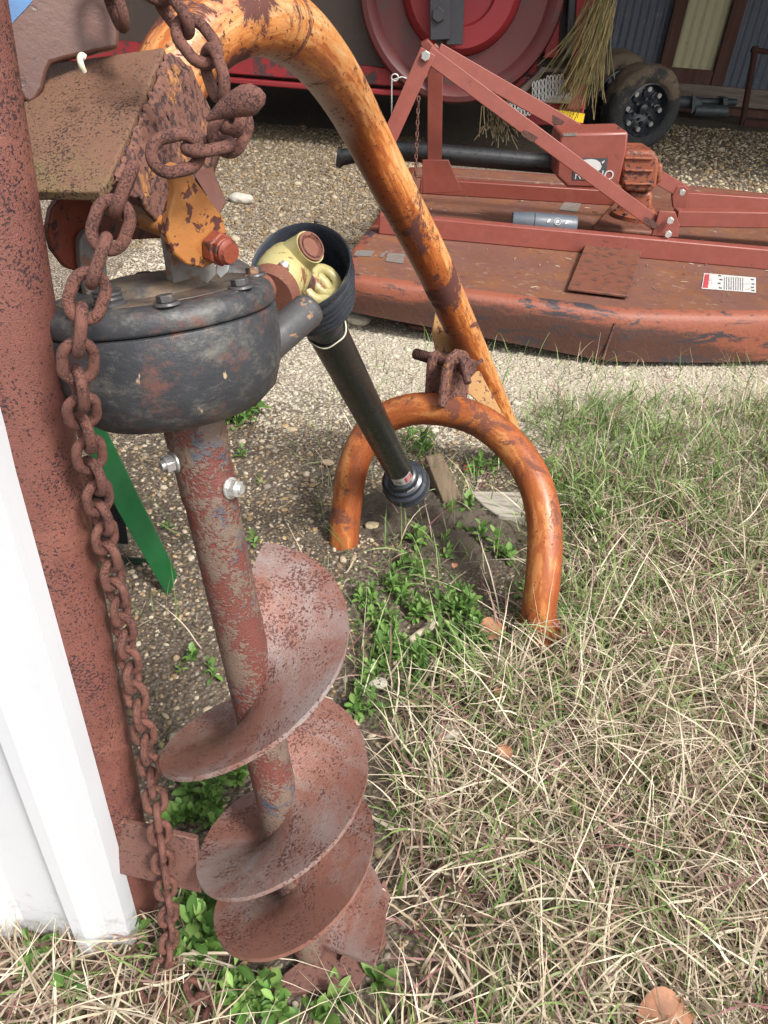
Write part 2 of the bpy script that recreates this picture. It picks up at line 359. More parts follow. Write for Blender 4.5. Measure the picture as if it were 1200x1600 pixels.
def npmesh(name, V, F, colr, mat, smooth=True):
    """V (n,3), F (m,k) quads or tris, colr (n,3) per vertex"""
    me = bpy.data.meshes.new(name); me.vertices.add(len(V)); me.vertices.foreach_set('co', V.astype(np.float32).ravel())
    k = F.shape[1]; me.loops.add(F.size); me.loops.foreach_set('vertex_index', F.astype(np.int32).ravel())
    me.polygons.add(len(F)); me.polygons.foreach_set('loop_start', np.arange(0, F.size, k, dtype=np.int32))
    me.update(calc_edges=True)
    ca = me.color_attributes.new('Col', 'FLOAT_COLOR', 'POINT'); c4 = np.ones((len(V), 4), np.float32); c4[:, :3] = colr
    ca.data.foreach_set('color', c4.ravel())
    if smooth: me.shade_smooth()
    me.materials.append(mat); o = bpy.data.objects.new(name, me); COL.objects.link(o); WL[o.name] = (0, 0, 0); return o

# cheap value noise on the ground plane for patchiness
_g = rng.random((64, 64))
def vn(x, y, sc):
    x = x * sc; y = y * sc; xi = np.floor(x).astype(int); yi = np.floor(y).astype(int); fx = x - xi; fy = y - yi
    fx = fx * fx * (3 - 2 * fx); fy = fy * fy * (3 - 2 * fy); g = lambda a, b: _g[a % 64, b % 64]
    return (g(xi, yi) * (1 - fx) + g(xi + 1, yi) * fx) * (1 - fy) + (g(xi, yi + 1) * (1 - fx) + g(xi + 1, yi + 1) * fx) * fy

# ================================================================== SETTING
def groundmat():
    t = NT('gravel_ground', .9).pos(); sp = t.n("ShaderNodeSeparateXYZ"); t.ln(t.vec, sp.inputs[0]); X, Yc = sp.outputs[0], sp.outputs[1]
    def gr(sc):
        v = t.mapv((sc, sc, sc)); c = t.vor(1, v, 'F1', 'Color'); s2 = t.n("ShaderNodeSeparateColor"); t.ln(c, s2.inputs[0])
        col = t.ramp(s2.outputs[0], [(0, (.16, .11, .07)), (.35, (.30, .235, .16)), (.65, (.44, .38, .29)), (1, (.58, .54, .46))])
        d = t.vor(1, v, 'F1'); e = t.mr(d, .62, .3); return t.mix(e, (.075, .052, .035), col), d
    c1, d1 = gr(75); c2, d2 = gr(130)
    c = t.mix(t.step(t.noise(3, 4), .45, .55), c1, c2)
    dirt = t.mix(t.noise(40, 6, .75), (.035, .025, .018), (.12, .088, .06))
    # brown earth where the plants grow (right of the auger and along the bottom) and on the left by the post
    wob = t.math('MULTIPLY', t.math('SUBTRACT', t.noise(2.2, 6, .7), .5), 1.4)
    near = t.mr(t.math('ADD', Yc, wob), 2.5, 2.0)
    c = t.mix(t.math('MULTIPLY', near, .75), c, dirt)
    # paler chalky strip in front of the mower
    pale = t.math('MULTIPLY', t.mr(t.math('ADD', Yc, wob), 2.2, 2.8), t.mr(t.math('ADD', Yc, wob), 5.4, 4.2))
    c = t.mix(t.math('MULTIPLY', pale, t.math('MULTIPLY', t.mr(X, -.9, .2), .85)), c, t.mix(t.noise(120, 5, .8), (.33, .285, .215), (.50, .45, .355)))
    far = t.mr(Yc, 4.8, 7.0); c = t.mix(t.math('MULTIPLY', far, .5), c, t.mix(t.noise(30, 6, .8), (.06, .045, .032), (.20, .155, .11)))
    t.col(c); t.bump(t.math('ADD', t.math('MULTIPLY', d1, -1.0), t.noise(90, 5)), .8, .012); return t.m
def ground():
    def ax(a, b, c, d, fine): return np.unique(np.round(np.concatenate([np.linspace(-90, a, 14), np.arange(a, b, fine), np.linspace(b, 90, 14)]), 4))
    xs = ax(-3, 4, 0, 0, .06); ys = ax(.1, 6, 0, 0, .06); XX, YY = np.meshgrid(xs, ys, indexing='ij')
    Z = (vn(XX, YY, 3.1) - .5) * .022 + (vn(XX + 9, YY, 9) - .5) * .008 - .004
    fade = np.clip((6.5 - YY) / 2, 0, 1) * np.clip((4 - np.abs(XX)) / 1.0, 0, 1); Z *= fade
    V = np.stack([XX, YY, Z], -1).reshape(-1, 3); nx, ny = XX.shape; i = np.arange(nx * ny).reshape(nx, ny)
    F = np.stack([i[:-1, :-1], i[1:, :-1], i[1:, 1:], i[:-1, 1:]], -1).reshape(-1, 4)
    return struct(npmesh('ground', V, F, np.full((len(V), 3), .3), groundmat()))
ground()
def gz(x, y): 
    f = np.clip((6.5 - y) / 2, 0, 1) * np.clip((4 - np.abs(x)) / 1.0, 0, 1)
    return ((vn(x, y, 3.1) - .5) * .022 + (vn(x + 9, y, 9) - .5) * .008 - .004) * f

# dirt mound round the foot of the drive shaft
def mound():
    c = G(690, 815); n = 90; V = []; F = []
    t = NT('crumbly_earth', .95).pos(); c1 = t.mix(t.noise(160, 5, .8), (.06, .046, .034), (.21, .165, .12)); t.col(c1); t.bump(t.noise(260, 4, .8), 1, .012)
    for i in range(n + 1):
        for j in range(n + 1):
            x = -1 + 2 * i / n; y = -1 + 2 * j / n; r = math.hypot(x, y); X = c[0] + x * .30; Y = c[1] + y * .22
            h = max(-.03, .05 * (1 - r ** 2) - .012) + (float(vn(np.array(X), np.array(Y), 38)) - .5) * .016 + (float(vn(np.array(X), np.array(Y), 95)) - .5) * .012
            V.append((X, Y, h))
    for i in range(n):
        for j in range(n): a = i * (n + 1) + j; F.append((a, a + n + 1, a + n + 2, a + 1))
    struct(MB().add(V, F).build('dirt_mound', t.m))
mound()

# ------------------------------------------------------------------ gravel stones
def ico(sub):
    p = (1 + 5 ** .5) / 2
    V = np.array([(-1, p, 0), (1, p, 0), (-1, -p, 0), (1, -p, 0), (0, -1, p), (0, 1, p), (0, -1, -p), (0, 1, -p), (p, 0, -1), (p, 0, 1), (-p, 0, -1), (-p, 0, 1)], float)
    F = [(0, 11, 5), (0, 5, 1), (0, 1, 7), (0, 7, 10), (0, 10, 11), (1, 5, 9), (5, 11, 4), (11, 10, 2), (10, 7, 6), (7, 1, 8), (3, 9, 4), (3, 4, 2), (3, 2, 6), (3, 6, 8), (3, 8, 9), (4, 9, 5), (2, 4, 11), (6, 2, 10), (8, 6, 7), (9, 8, 1)]
    V = V / np.linalg.norm(V[0])
    for _ in range(sub):
        V = list(V); mid = {}; F2 = []
        def m(a, b):
            k = (min(a, b), max(a, b))
            if k not in mid: q = (V[a] + V[b]); V.append(q / np.linalg.norm(q)); mid[k] = len(V) - 1
            return mid[k]
        for a, b, c in F: x, y, z = m(a, b), m(b, c), m(c, a); F2 += [(a, x, z), (b, y, x), (c, z, y), (x, y, z)]
        F = F2; V = np.array(V)
    return np.array(V), np.array(F)
SPAL = np.array([(.50, .44, .34), (.38, .31, .21), (.58, .54, .46), (.28, .22, .15), (.44, .33, .19), (.33, .31, .28), (.62, .57, .46), (.22, .17, .12)])
def stones(name, xy, size, pal, sub, sink=.12):
    IV, IF = ico(sub); n = len(xy)
    q = rng.normal(size=(n, 4)); q /= np.linalg.norm(q, axis=1)[:, None]; w_, x, y, z = q.T
    Rm = np.stack([np.stack([1 - 2 * (y * y + z * z), 2 * (x * y - z * w_), 2 * (x * z + y * w_)], -1), np.stack([2 * (x * y + z * w_), 1 - 2 * (x * x + z * z), 2 * (y * z - x * w_)], -1), np.stack([2 * (x * z - y * w_), 2 * (y * z + x * w_), 1 - 2 * (x * x + y * y)], -1)], 1)
    sc = np.stack([np.ones(n), rng.uniform(.6, .95, n), rng.uniform(.4, .75, n)], -1) * size[:, None]
    jit = 1 + rng.uniform(-.16, .16, (n, len(IV), 1))
    V = np.einsum('nij,nkj->nki', Rm, IV[None] * sc[:, None, :] * jit)
    V[:, :, 2] *= .62
    V += np.stack([xy[:, 0], xy[:, 1], gz(xy[:, 0], xy[:, 1]) + size * sink], -1)[:, None, :]
    F = (IF[None] + (np.arange(n) * len(IV))[:, None, None]).reshape(-1, 3)
    c = pal[rng.integers(0, len(pal), n)] * rng.uniform(.75, 1.15, (n, 1)); c = np.repeat(c, len(IV), 0)
    o = npmesh(name, V.reshape(-1, 3), F, np.clip(c, 0, .8), M['stones'])
    return struct(tag(o, None, None), 'stuff')
def scatter(n, x0, x1, y0, y1, dens):
    P = np.stack([rng.uniform(x0, x1, n), rng.uniform(y0, y1, n)], -1); px, py, d = projv(np.concatenate([P, np.zeros((n, 1))], 1))
    k = rng.random(n) < dens(P[:, 0], P[:, 1], px, py); return P[k]
def sd_near(x, y, px, py):
    d = np.where(py < 1000, .95, .5) * np.ones_like(x)
    d = np.where((px > 560) & (py > 860), .22, d); d = np.where((px > 790) & (py > 690), .25, d); d *= np.clip(.35 + 1.1 * vn(x, y, 4), 0, 1)
    return np.where((px < -80) | (px > 1300) | (py > 1700), 0, d)
P = scatter(26000, -1.0, 1.8, .4, 2.4, sd_near)
stones('gravel_near', P, np.exp(rng.normal(math.log(.0052), .38, len(P))), SPAL * A(.82, .75, .66), 1)
P = scatter(52000, -1.5, 3.0, 2.3, 4.4, lambda x, y, px, py: np.where((px < 150) | (px > 1320), 0, .95))
stones('gravel_middle', P, np.exp(rng.normal(math.log(.0062), .45, len(P))), SPAL[[0, 2, 6, 0, 2, 6, 0, 1]] * .35 + A(.27, .235, .18) * 1.0, 0, -.02)
P = scatter(26000, -2.5, .1, 4.2, 9, lambda x, y, px, py: np.where((px < 100), 0, .9))
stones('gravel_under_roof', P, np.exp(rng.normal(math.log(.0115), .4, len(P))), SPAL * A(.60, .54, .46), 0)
P = scatter(14000, 2.5, 7, 6.3, 12, lambda x, y, px, py: np.where((px > 1320), 0, .9))
stones('gravel_by_barn', P, np.exp(rng.normal(math.log(.016), .4, len(P))), SPAL * A(1.0, .93, .8), 0)
_mc = G(690, 815)
P = _mc[:2] + rng.normal(0, 1, (5000, 2)) * A(.15, .115)
o_ = stones('earth_crumbs', P, np.exp(rng.normal(math.log(.0022), .35, len(P))), np.array([(.08, .06, .045), (.13, .10, .075), (.22, .18, .13), (.055, .042, .032)]), 0)
_v = np.empty(len(o_.data.vertices) * 3, np.float32); o_.data.vertices.foreach_get('co', _v); _v = _v.reshape(-1, 3)
_r = np.hypot((_v[:, 0] - _mc[0]) / .30, (_v[:, 1] - _mc[1]) / .22); _v[:, 2] += np.maximum(0, .05 * (1 - _r ** 2) - .012); o_.data.vertices.foreach_set('co', _v.ravel()); o_.data.update()
# a few larger stones one can point at
def bigstone(px, py, r, c, lab, ry=.7, rz=.45):
    IV, IF = ico(3); p = G(px, py); V = IV * (1 + .10 * (vn(IV[:, 0] * 2 + px, IV[:, 1] * 2 + IV[:, 2], 1.3) - .5)[:, None] * 2 + .06 * (vn(IV[:, 0] + IV[:, 2] * 3, IV[:, 1] + px, 3) - .5)[:, None])
    V = V * A(r, r * ry, r * rz) + A(0, 0, r * rz * .55)
    o = npmesh('stone', V, IF, np.tile(np.array(c), (len(V), 1)), M['stones']); o.location = tuple(p); tag(o, lab, 'stone'); return o
bigstone(583, 825, .026, (.52, .42, .26), 'round tan stone at the foot of the left orange yoke leg')
bigstone(455, 674, .021, (.47, .37, .24), 'rounded tan stone on bare gravel below the gearbox, left of the black drive tube')
bigstone(512, 725, .022, (.45, .34, .22), 'tan stone touching the left leg of the orange yoke on the gravel')
bigstone(560, 505, .055, (.58, .53, .42), 'pale flat stone on gravel just in front of the mower left corner')
bigstone(377, 316, .09, (.46, .42, .36), 'flat pale stone lying alone on the shaded gravel behind the gearbox')
bigstone(590, 1070, .024, (.55, .5, .42), 'whitish stone in weeds to the right of the upper auger flight')
bigstone(1115, 945, .03, (.55, .5, .42), 'pale stone buried in the dry grass at the right')
bigstone(700, 1150, .035, (.5, .45, .37), 'large pale stone half hidden in dry grass right of the auger')
bigstone(665, 990, .0, (.5, .45, .37), 'x') if False else None

# ------------------------------------------------------------------ barn behind with its roof over the yard
gw = G(1050, 172); YW = float(gw[1])
def barn():
    b = thing('barn', 'weathered grey corrugated metal barn with a wooden framed yellow panel at the far end', 'barn', (5, YW, 0))
    # corrugated wall
    def corr(x0, x1, z0, z1, y, nm, mat, pitch=.12, amp=.02):
        xs = np.arange(x0, x1, pitch / 6); V = []; F = []
        for x in xs: yy = y + amp * math.sin(2 * math.pi * x / pitch); V += [(x, yy, z0), (x, yy, z1)]
        for i in range(len(xs) - 1): F.append((2 * i, 2 * i + 2, 2 * i + 3, 2 * i + 1))
        return MB().add(V, F).build(nm, mat, b, ang=80)
    xa, xb = PY(1055, 60, YW)[0], PY(1132, 60, YW)[0]
    zb = PY(1060, 110, YW)[2]
    corr(-14, xa + .1, .35, 4.3, YW + .06, 'corrugated_wall', M['corr']); corr(xb - .1, 16, .35, 4.3, YW + .06, 'corrugated_wall', M['corr'])
    corr(xa, xb, zb, 4.3, YW + .03, 'fibreglass_panel', M['fibre'], .14, .018)
    mf = MB()
    mf.box((xa - .06, YW - .05, 2.3), .2, .08, 3.9); mf.build('window_frame', M['frame'], b, .008)
    MB().box((xb + .06, YW - .05, 2.3), .2, .08, 3.9).build('window_frame', M['frame'], b, .008)
    zq = PY(1120, 133, YW)[2]; MB().box(((xa + xb) / 2, YW - .04, (zb + .02 + zq) / 2), xb - xa - .09, .06, zb + .02 - zq + .04).build('window_ledge', M['frame'], b, .006)
    z1, z2 = PY(1120, 133, YW)[2], PY(1120, 163, YW)[2]
    MB().box((1, YW - .12, (z1 + z2) / 2), 30, .14, z1 - z2).build('base_beam', M['sill'], b, .015)
    MB().box((1, YW - .02, z2 / 2 - .05), 30, .1, z2 + .1).build('foundation_board', M['frame'], b)
    MB().prism([(-14, 5.6, 4.0), (16, 5.6, 4.0), (16, YW + .5, 4.3), (-14, YW + .5, 4.3)], (0, 0, .06)).build('roof', M['rooftin'], b)
    MB().box((-9, (YW + 5) / 2, 2.15), .1, YW - 5, 4.2).build('side_wall', M['corr'], b); MB().box((14, (YW + 5) / 2, 2.15), .1, YW - 5, 4.2).build('side_wall', M['corr'], b)
    for x in (-8.8, 13.8): MB().box((x, 5.75, 2.0), .15, .15, 4.0).build('roof_post', M['frame'], b)
barn()

# ------------------------------------------------------------------ round baler
YB = 7.7
BP = [(370, -260), (930, -260), (905, 60), (880, 145), (600, 147), (440, 128), (330, 120)]
def baler():
    c = PY(700, 150, YB); b = thing('round_baler', 'dark red round hay baler parked behind the mower, with a big disc on its side', 'baler', (c[0], YB, 0))
    def P(pts, y, t, nm, mat, bv=.01): return MB().py(pts, y, t).build(nm, M[mat], b, bv)
    P([(150, -420), (960, -300), (938, 60), (900, 125), (600, 118), (380, 92), (100, 60)], YB + .1, 1.6, 'body_panel', 'baldark', .02)
    P([(100, 55), (380, 84), (600, 106), (830, 120), (826, 142), (600, 134), (440, 122), (100, 95)], YB, .12, 'lower_rail', 'balred')
    P([(100, 100), (440, 128), (600, 140), (832, 150), (832, 157), (600, 149), (440, 137), (100, 108)], YB - .04, .2, 'bottom_lip', 'balclean')
    P([(640, -260), (866, -260), (852, 0), (838, 118), (760, 128), (690, 118), (640, 60)], YB + .03, .1, 'side_plate', 'balred')
    cc = PY(722, -22, YB - .02); R = np.linalg.norm(PY(880, -22, YB) - PY(722, -22, YB))
    ax = A(0, -1, 0)
    MB().lathe(cc, ax, [(R * .55, -.02), (R * .6, .04), (R * .86, .05), (R * .9, .10), (R * .95, .13), (R, .12), (R * 1.03, .05), (R * 1.03, -.06)], 90, (1, 0, 0)).build('drum_disc', M['baldisc'], b)
    MB().lathe(cc, ax, [(0, .12), (R * .32, .12), (R * .34, .16), (R * .52, .16), (R * .58, .10), (R * .6, .0)], 70, (1, 0, 0)).build('hub_disc', M['balclean'], b)
    for (u0, v0, u1, v1, wd, yy) in ((687, -120, 688, 62, .17, YB - .30), (716, -120, 710, 70, .14, YB - .26), (688, 60, 682, 150, .07, YB - .2)):
        MB().bar(PY(u0, v0, yy), PY(u1, v1, yy), wd, .04).build('lift_arm', M['balgrey'], b, .006)
    MB().hexn(PY(685, 23, YB - .32), ax, .055, .03).build('bolt', M['balgrey'], b, .004)
    # right-hand frame posts
    P([(872, -260), (892, -260), (872, 90), (850, 92)], YB - .05, .1, 'frame_post', 'balclean')
    P([(902, -260), (914, -260), (896, 92), (884, 92)], YB - .1, .1, 'guide_bar', 'balgrey')
    P([(915, -260), (948, -260), (924, 60), (915, 172), (885, 172), (898, 60)], YB - .12, .16, 'corner_post', 'balclean')
    P([(822, 172), (880, 150), (912, 150), (912, 195), (900, 195), (826, 196)], YB - .02, .3, 'foot_plate', 'balclean')
    P([(838, 116), (846, 105), (893, 108), (893, 114), (850, 114), (828, 140), (790, 168), (786, 162)], YB - .2, .15, 'rack_bar', 'baldark')
    m = MB(); yy = YB - .23
    for i in range(9):                                   # upper row and lower row of hanging safety links
        u = 834 + i * 5.5; v = 122 + (8 - i) * (1.5 if i < 4 else .6)
        for dv in (0, 11, 22):
            pts = [PY(u + 2.1 * math.cos(a), v + dv + 6.5 * math.sin(a), yy) for a in np.linspace(0, 2 * math.pi, 9)[:-1]]; m.tube(pts, .006, 5, False, closed=True, ref=(0, 1, 0))
    m.build('safety_chain_curtain', M['steel'], b)
    m = MB()
    for i in range(8):
        u = 792 + i * 5; v = 168 - i * .5
        for dv in (0, 10):
            pts = [PY(u + 2.1 * math.cos(a), v + dv + 6.0 * math.sin(a), yy) for a in np.linspace(0, 2 * math.pi, 9)[:-1]]; m.tube(pts, .006, 5, False, closed=True, ref=(0, 1, 0))
    m.build('safety_chain_curtain', M['steel'], b)
    MB().cyl(PY(846, 152, YB - .16), PY(892, 153, YB - .16), .045).build('roller_shaft', M['steel'], b)
    P([(868, 171), (914, 178), (911, 192), (866, 185)], YB - .16, .012, 'reflector', 'reflector', 0)
    # wheels
    def wheel(c, ax, R, Wd):
        ax = nrm(ax); w = MB(); pr = []
        prof = [(R * .62, Wd * .42), (R * .70, Wd * .52), (R * .86, Wd * .54), (R * .96, Wd * .42), (R, Wd * .25), (R * .985, .12 * Wd), (R, 0), (R * .985, -.12 * Wd), (R, -Wd * .25), (R * .96, -Wd * .42), (R * .86, -Wd * .54), (R * .62, -Wd * .42)]
        w.lathe(c, ax, prof, 72, closed=True)
        V = np.array(w.V); q = V - c; hgt = np.clip(q[:, 2] / R, 0, 1); nn = vn(V[:, 0] * 9 + V[:, 1] * 5, V[:, 2] * 9 + V[:, 1] * 7, 1.0)
        w.V = [tuple(v) for v in (c + q * (1 + (.02 + .07 * hgt)[:, None] * (nn - .3)[:, None]))]
        t = w.build('tyre', M['tyre'], b, ang=60)
        r = MB().lathe(c, ax, [(R * .64, Wd * .42), (R * .60, Wd * .45), (R * .57, Wd * .28), (R * .52, Wd * .12), (R * .42, Wd * .18), (R * .28, Wd * .16), (R * .22, Wd * .1), (0, Wd * .1)], 60, cap=False)
        e1, e2 = perp(ax)
        for k in range(8):
            a = k * math.pi / 4 + .2; r.tube([c + ax * Wd * .2 + R * q_ * (math.cos(a + o_) * e1 + math.sin(a + o_) * e2) for q_, o_ in ((.30, 0), (.38, .05), (.46, .0))], .018, 8)
        ro = r.build('rim', M['rim'], b)
        MB().lathe(c, ax, [(R * .13, Wd * .1), (R * .12, Wd * .3), (R * .05, Wd * .34), (0, Wd * .34)], 24).build('hub_cap', M['rim'], b)
        for k in range(8):
            a = k * math.pi / 4; MB().hexn(c + ax * Wd * .17 + R * .47 * (math.cos(a) * e1 + math.sin(a) * e2), ax, .027, .04).build('rim_bolt', M['steel'], b)
        for k in range(6):
            a = k * math.pi / 3; MB().hexn(c + ax * Wd * .16 + R * .24 * (math.cos(a) * e1 + math.sin(a) * e2), ax, .015, .03).build('wheel_nut', M['galv'], b)
    yw = YB + .42; base = G(1002, 238); yw = float(base[1]) + .05; cw = PY(1000, 168, yw); R = cw[2] - .01
    ax = nrm((.30, -.93, -.10)); wheel(cw, ax, R, .30); wheel(cw - ax * .62 + A(-.0, 0, 0), ax, R, .30)
baler()
# hay hanging from the baler's corner
def hay():
    n = 300; V = []; F = []; Cc = []
    for i in range(n):
        u = random.gauss(946, 8); v0 = random.uniform(-60, 40); ln = random.uniform(50, 130); y = YB - .25 - random.random() * .25
        e = A(random.gauss(0, .03), 0, 0); p0 = PY(u, v0, y); L = ln * y / 1155
        sw = random.gauss(-.14, .17); pts = [p0 + A(sw * L * (k / 4) ** 1.6, random.gauss(0, .01), -L * (k / 4)) for k in range(5)]
        wv = nrm((1, random.uniform(-1, 1), 0)) * .0030; c = np.array(random.choice([(.20, .15, .07), (.26, .2, .1), (.15, .12, .05), (.12, .12, .04)])) * random.uniform(.7, 1.2); b = len(V)
        for p in pts: V += [p - wv, p + wv]; Cc += [c, c]
        for k in range(4): F.append((b + 2 * k, b + 2 * k + 1, b + 2 * k + 3, b + 2 * k + 2))
    for i in range(50):
        u = random.gauss(778, 12); y = YB - .1; p0 = PY(u, 165, y); L = random.uniform(.1, .35); sw = random.gauss(.1, .4); b = len(V); c = np.array((.2, .15, .08)) * random.uniform(.6, 1.2)
        for k in range(5): p = p0 + A(sw * L * (k / 4) ** 1.5, 0, -L * k / 4); V += [p - A(.004, 0, 0), p + A(.004, 0, 0)]; Cc += [c, c]
        for k in range(4): F.append((b + 2 * k, b + 2 * k + 1, b + 2 * k + 3, b + 2 * k + 2))
    struct(npmesh('hanging_hay', np.array(V), np.array(F), np.array(Cc), M['grass']), 'stuff')
hay()

# ------------------------------------------------------------------ things by the barn foot
def barnfoot():
    a = G(1070, 178); y = float(a[1]) - .6
    t = thing('pipe_hitch', 'grey galvanised pipe hitch lying on the ground at the foot of the barn wall', 'hitch', (a[0], y, 0))
    MB().cyl(PY(1050, 158, y), PY(1090, 160, y), .08).cyl(PY(1085, 172, y - .1), PY(1135, 174, y - .1), .085).build('pipe', M['galv'], t)
    MB().cyl(PY(1088, 158, y + .1), PY(1150, 160, y + .1), .05).build('pipe', M['galv'], t)
    MB().py([(1080, 178), (1083, 146), (1098, 163)], y - .15, .04).build('gusset_plate', M['galv'], t, .004)
    MB().py([(1130, 153), (1138, 153), (1139, 182), (1131, 182)], y - .12, .25).build('end_plate', M['galv'], t, .004)
    g = G(1158, 196); y = float(g[1])
    t = thing('rusty_stand', 'thin brown rusty upright stand with a crossbar leaning by the barn wall at far right', 'stand', g)
    MB().tube([PY(1159, 198, y), PY(1181, 72, y)], .045, 10).build('upright', M['darkrust'], t)
    MB().tube([PY(1174, 78, y), PY(1230, 84, y)], .035, 8).build('crossbar', M['darkrust'], t); MB().bar(PY(1160, 193, y), PY(1230, 197, y), .12, .12).build('base_rail', M['darkrust'], t, .01)
barnfoot()

# ================================================================== ROTARY CUTTER
ZD = .25
def gd(px, py, z=ZD): return G(px, py, z)
def cutter():
    c = gd(1000, 400); t = thing('rotary_mower', 'faded red tractor mower deck with rusty skirt, gearbox and A-frame hitch lying on the gravel', 'mower', (c[0], c[1], 0))
    far = [(1500, 336), (1200, 303), (1110, 294), (900, 276), (690, 262), (645, 262)]
    near = [(590, 352), (556, 396), (549, 420), (560, 431), (700, 450), (830, 467), (950, 482), (1010, 486), (1200, 488), (1500, 476)]
    poly = [gd(*p) for p in near + far]
    MB().prism(poly, (0, 0, -.012)).build('deck', M['deck'], t)
    # skirt: profile swept along the near and far edges
    def skirt(pts, nm, mat):
        V = []; F = []; n = len(pts)
        prof = [(-.02, .004), (.018, .000), (.034, -.010), (.042, -.030), (.047, -.07), (.044, -.13), (.032, -.20), (.032, -.220), (.026, -.220), (.026, -.05), (-.02, -.01)]
        for i in range(n):
            tg = nrm((pts[min(i + 1, n - 1)] - pts[max(i - 1, 0)]) * A(1, 1, 0)); o = A(tg[1], -tg[0], 0)
            hs_ = float(np.interp(pts[i][0], [-.3, .9], [.68, 1.0])) if mat == 'skirt' else 1.0
            for a, z in prof: V.append(pts[i] + o * a + A(0, 0, z * hs_))
        m = len(prof)
        for i in range(n - 1):
            for k in range(m): q = (k + 1) % m; F.append((i * m + k, i * m + q, (i + 1) * m + q, (i + 1) * m + k))
        F += [tuple(range(m)), tuple((n - 1) * m + k for k in range(m))]
        return MB().add(V, F).build(nm, M[mat], t, ang=50)
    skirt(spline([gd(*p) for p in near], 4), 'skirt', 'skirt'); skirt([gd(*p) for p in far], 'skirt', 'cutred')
    MB().prism([gd(961, 483), gd(963, 483), gd(963, 483) + A(0, -.053, -.05), gd(963, 483) + A(-.012, -.045, -.21), gd(961, 483) + A(-.016, -.045, -.21), gd(961, 483) + A(-.003, -.053, -.05)], A(.0, -.001, 0)).build('seam', M['darkrust'], t)
    skirt([gd(645, 262), gd(590, 352)], 'front_skirt', 'cutreddk')
    def rail(p0, p1, z0, h, th, nm, mat):
        a, b = gd(*p0, z0), gd(*p1, z0); MB().prism([a, b, b + A(0, 0, h), a + A(0, 0, h)], A(0, th, 0)).build(nm, M[mat], t, .006)
    rail((591, 366), (1200, 422), ZD, .10, .07, 'rail', 'cutred')
    a = gd(1201, 422); MB().prism([a, a + A(1.2, .02, 0), a + A(1.2, .02, .1), a + A(0, 0, .1)], A(0, .07, 0)).build('rail', M['cutred'], t, .006)
    rail((655, 303), (965, 322), ZD, .09, .07, 'cross_rail', 'cutreddk')
    rail((650, 278), (965, 300), ZD, .03, .2, 'deck_step', 'deck')
    rail((1068, 326), (1400, 348), ZD, .10, .07, 'rail', 'cutred')
    y1 = 4.35
    MB().prism([PY(1055, 355, y1), PY(1400, 360, y1), PY(1400, 335, y1), PY(1060, 330, y1)], A(0, .09, 0)).build('channel_beam', M['cutred'], t, .006)
    MB().prism([gd(962, 318, .256), gd(924, 362, .256), gd(1040, 372, .256), gd(1080, 345, .256), gd(1065, 318, .256)], (0, 0, .03)).build('gearbox_pan', M['coverplate'], t, .012)
    # cover plate bent over the near rail
    c4 = [gd(917, 378, ZD + .03), gd(1004, 388, ZD + .03), gd(981, 466, ZD + .012), gd(886, 454, ZD + .012)]
    MB().prism(c4, (0, 0, .012)).build('cover_plate', M['coverplate'], t, .003)
    for px, py in ((972, 376),): MB().hexn(gd(px, py, ZD + .05), (0, 0, 1), .014, .012).build('bolt', M['greysteel'], t)
    # long braces and front hitch legs
    yf, yn = 4.15, 3.72
    yA = 4.05
    def fbar(p0, y0, p1, y1_, wd, nm, mat='cutred', th=.014):
        return MB().bar(PY(*p0, y0), PY(*p1, y1_), wd, th, (0, -1, .12)).build(nm, M[mat], t, .003)
    fbar((668, 84), yA - .03, (1042, 362), 4.05, .068, 'near_brace'); fbar((684, 80), yA + .35, (1072, 302), 4.75, .075, 'far_brace')
    fbar((669, 80), yA - .05, (588, 262), 3.95, .075, 'hitch_leg'); fbar((688, 76), yA + .37, (646, 128), 4.35, .07, 'hitch_leg', 'cutreddk')
    fbar((680, 92), yA + .16, (679, 262), yA + .16, .075, 'hitch_upright', 'cutreddk', .02)
    MB().py([(660, 250), (701, 250), (722, 300), (660, 303)], 4.18, .02).build('upright_foot', M['cutreddk'], t, .003)
    MB().py([(657, 68), (668, 62), (690, 84), (684, 92), (660, 78)], yA + .02, .15).build('apex_bracket', M['cutreddk'], t, .004)
    MB().hexn(PY(665, 87, yA - .06), (0, -1, 0), .022, .02).build('apex_bolt', M['zinc'], t, .002)
    # scorched rusty spots on the braces, ragged outline 1 mm proud
    def spot(cx, cy, y, r, k):
        pts = []
        d = A(.70, .42) if k else A(.80, .45); pts = [(cx + q * (.8 + .2 * random.random()), cy + w_ * (.8 + .2 * random.random())) for q, w_ in ((-9, -13), (-2, -9), (4, -6), (11, -2), (15, 2), (13, 6), (9, 10), (3, 8), (-4, 3), (-10, -1), (-13, -5))]
        MB().py(pts, y, .0012).build('rust_patch', M['darkrust'], t)
    spot(826, 213, 4.013, 14, 0); spot(1016, 349, 4.018, 14, 0); spot(868, 189, 4.54, 14, 1)
    # clevis ears with bolts at the far ends
    MB().py([(1030, 330), (1055, 331), (1062, 352), (1060, 371), (1018, 368), (1024, 352)], 4.02, .02).build('bracket', M['cutred'], t, .003)
    for px, py in ((1046, 344), (1043, 365)): MB().hexn(PY(px, py, 4.0), (0, -1, 0), .019, .018).build('bolt', M['zinc'], t, .002)
    MB().py([(1050, 306), (1058, 292), (1070, 290), (1077, 298), (1072, 325), (1052, 325)], 4.72, .03).build('bracket', M['cutred'], t, .003)
    MB().hexn(PY(1065, 300, 4.68), (0, -1, 0), .019, .018).build('bolt', M['zinc'], t, .002)
    # gearbox: casting with bevelled top, ribs, neck and bolted base
    yg = 4.32; g = MB().py([(972, 243), (980, 235), (1022, 236), (1029, 246), (1030, 262), (1026, 292), (1016, 302), (978, 299), (971, 290)], yg - .12, .26)
    go = g.build('gearbox', M['cgb'], t, .022, seg=3)
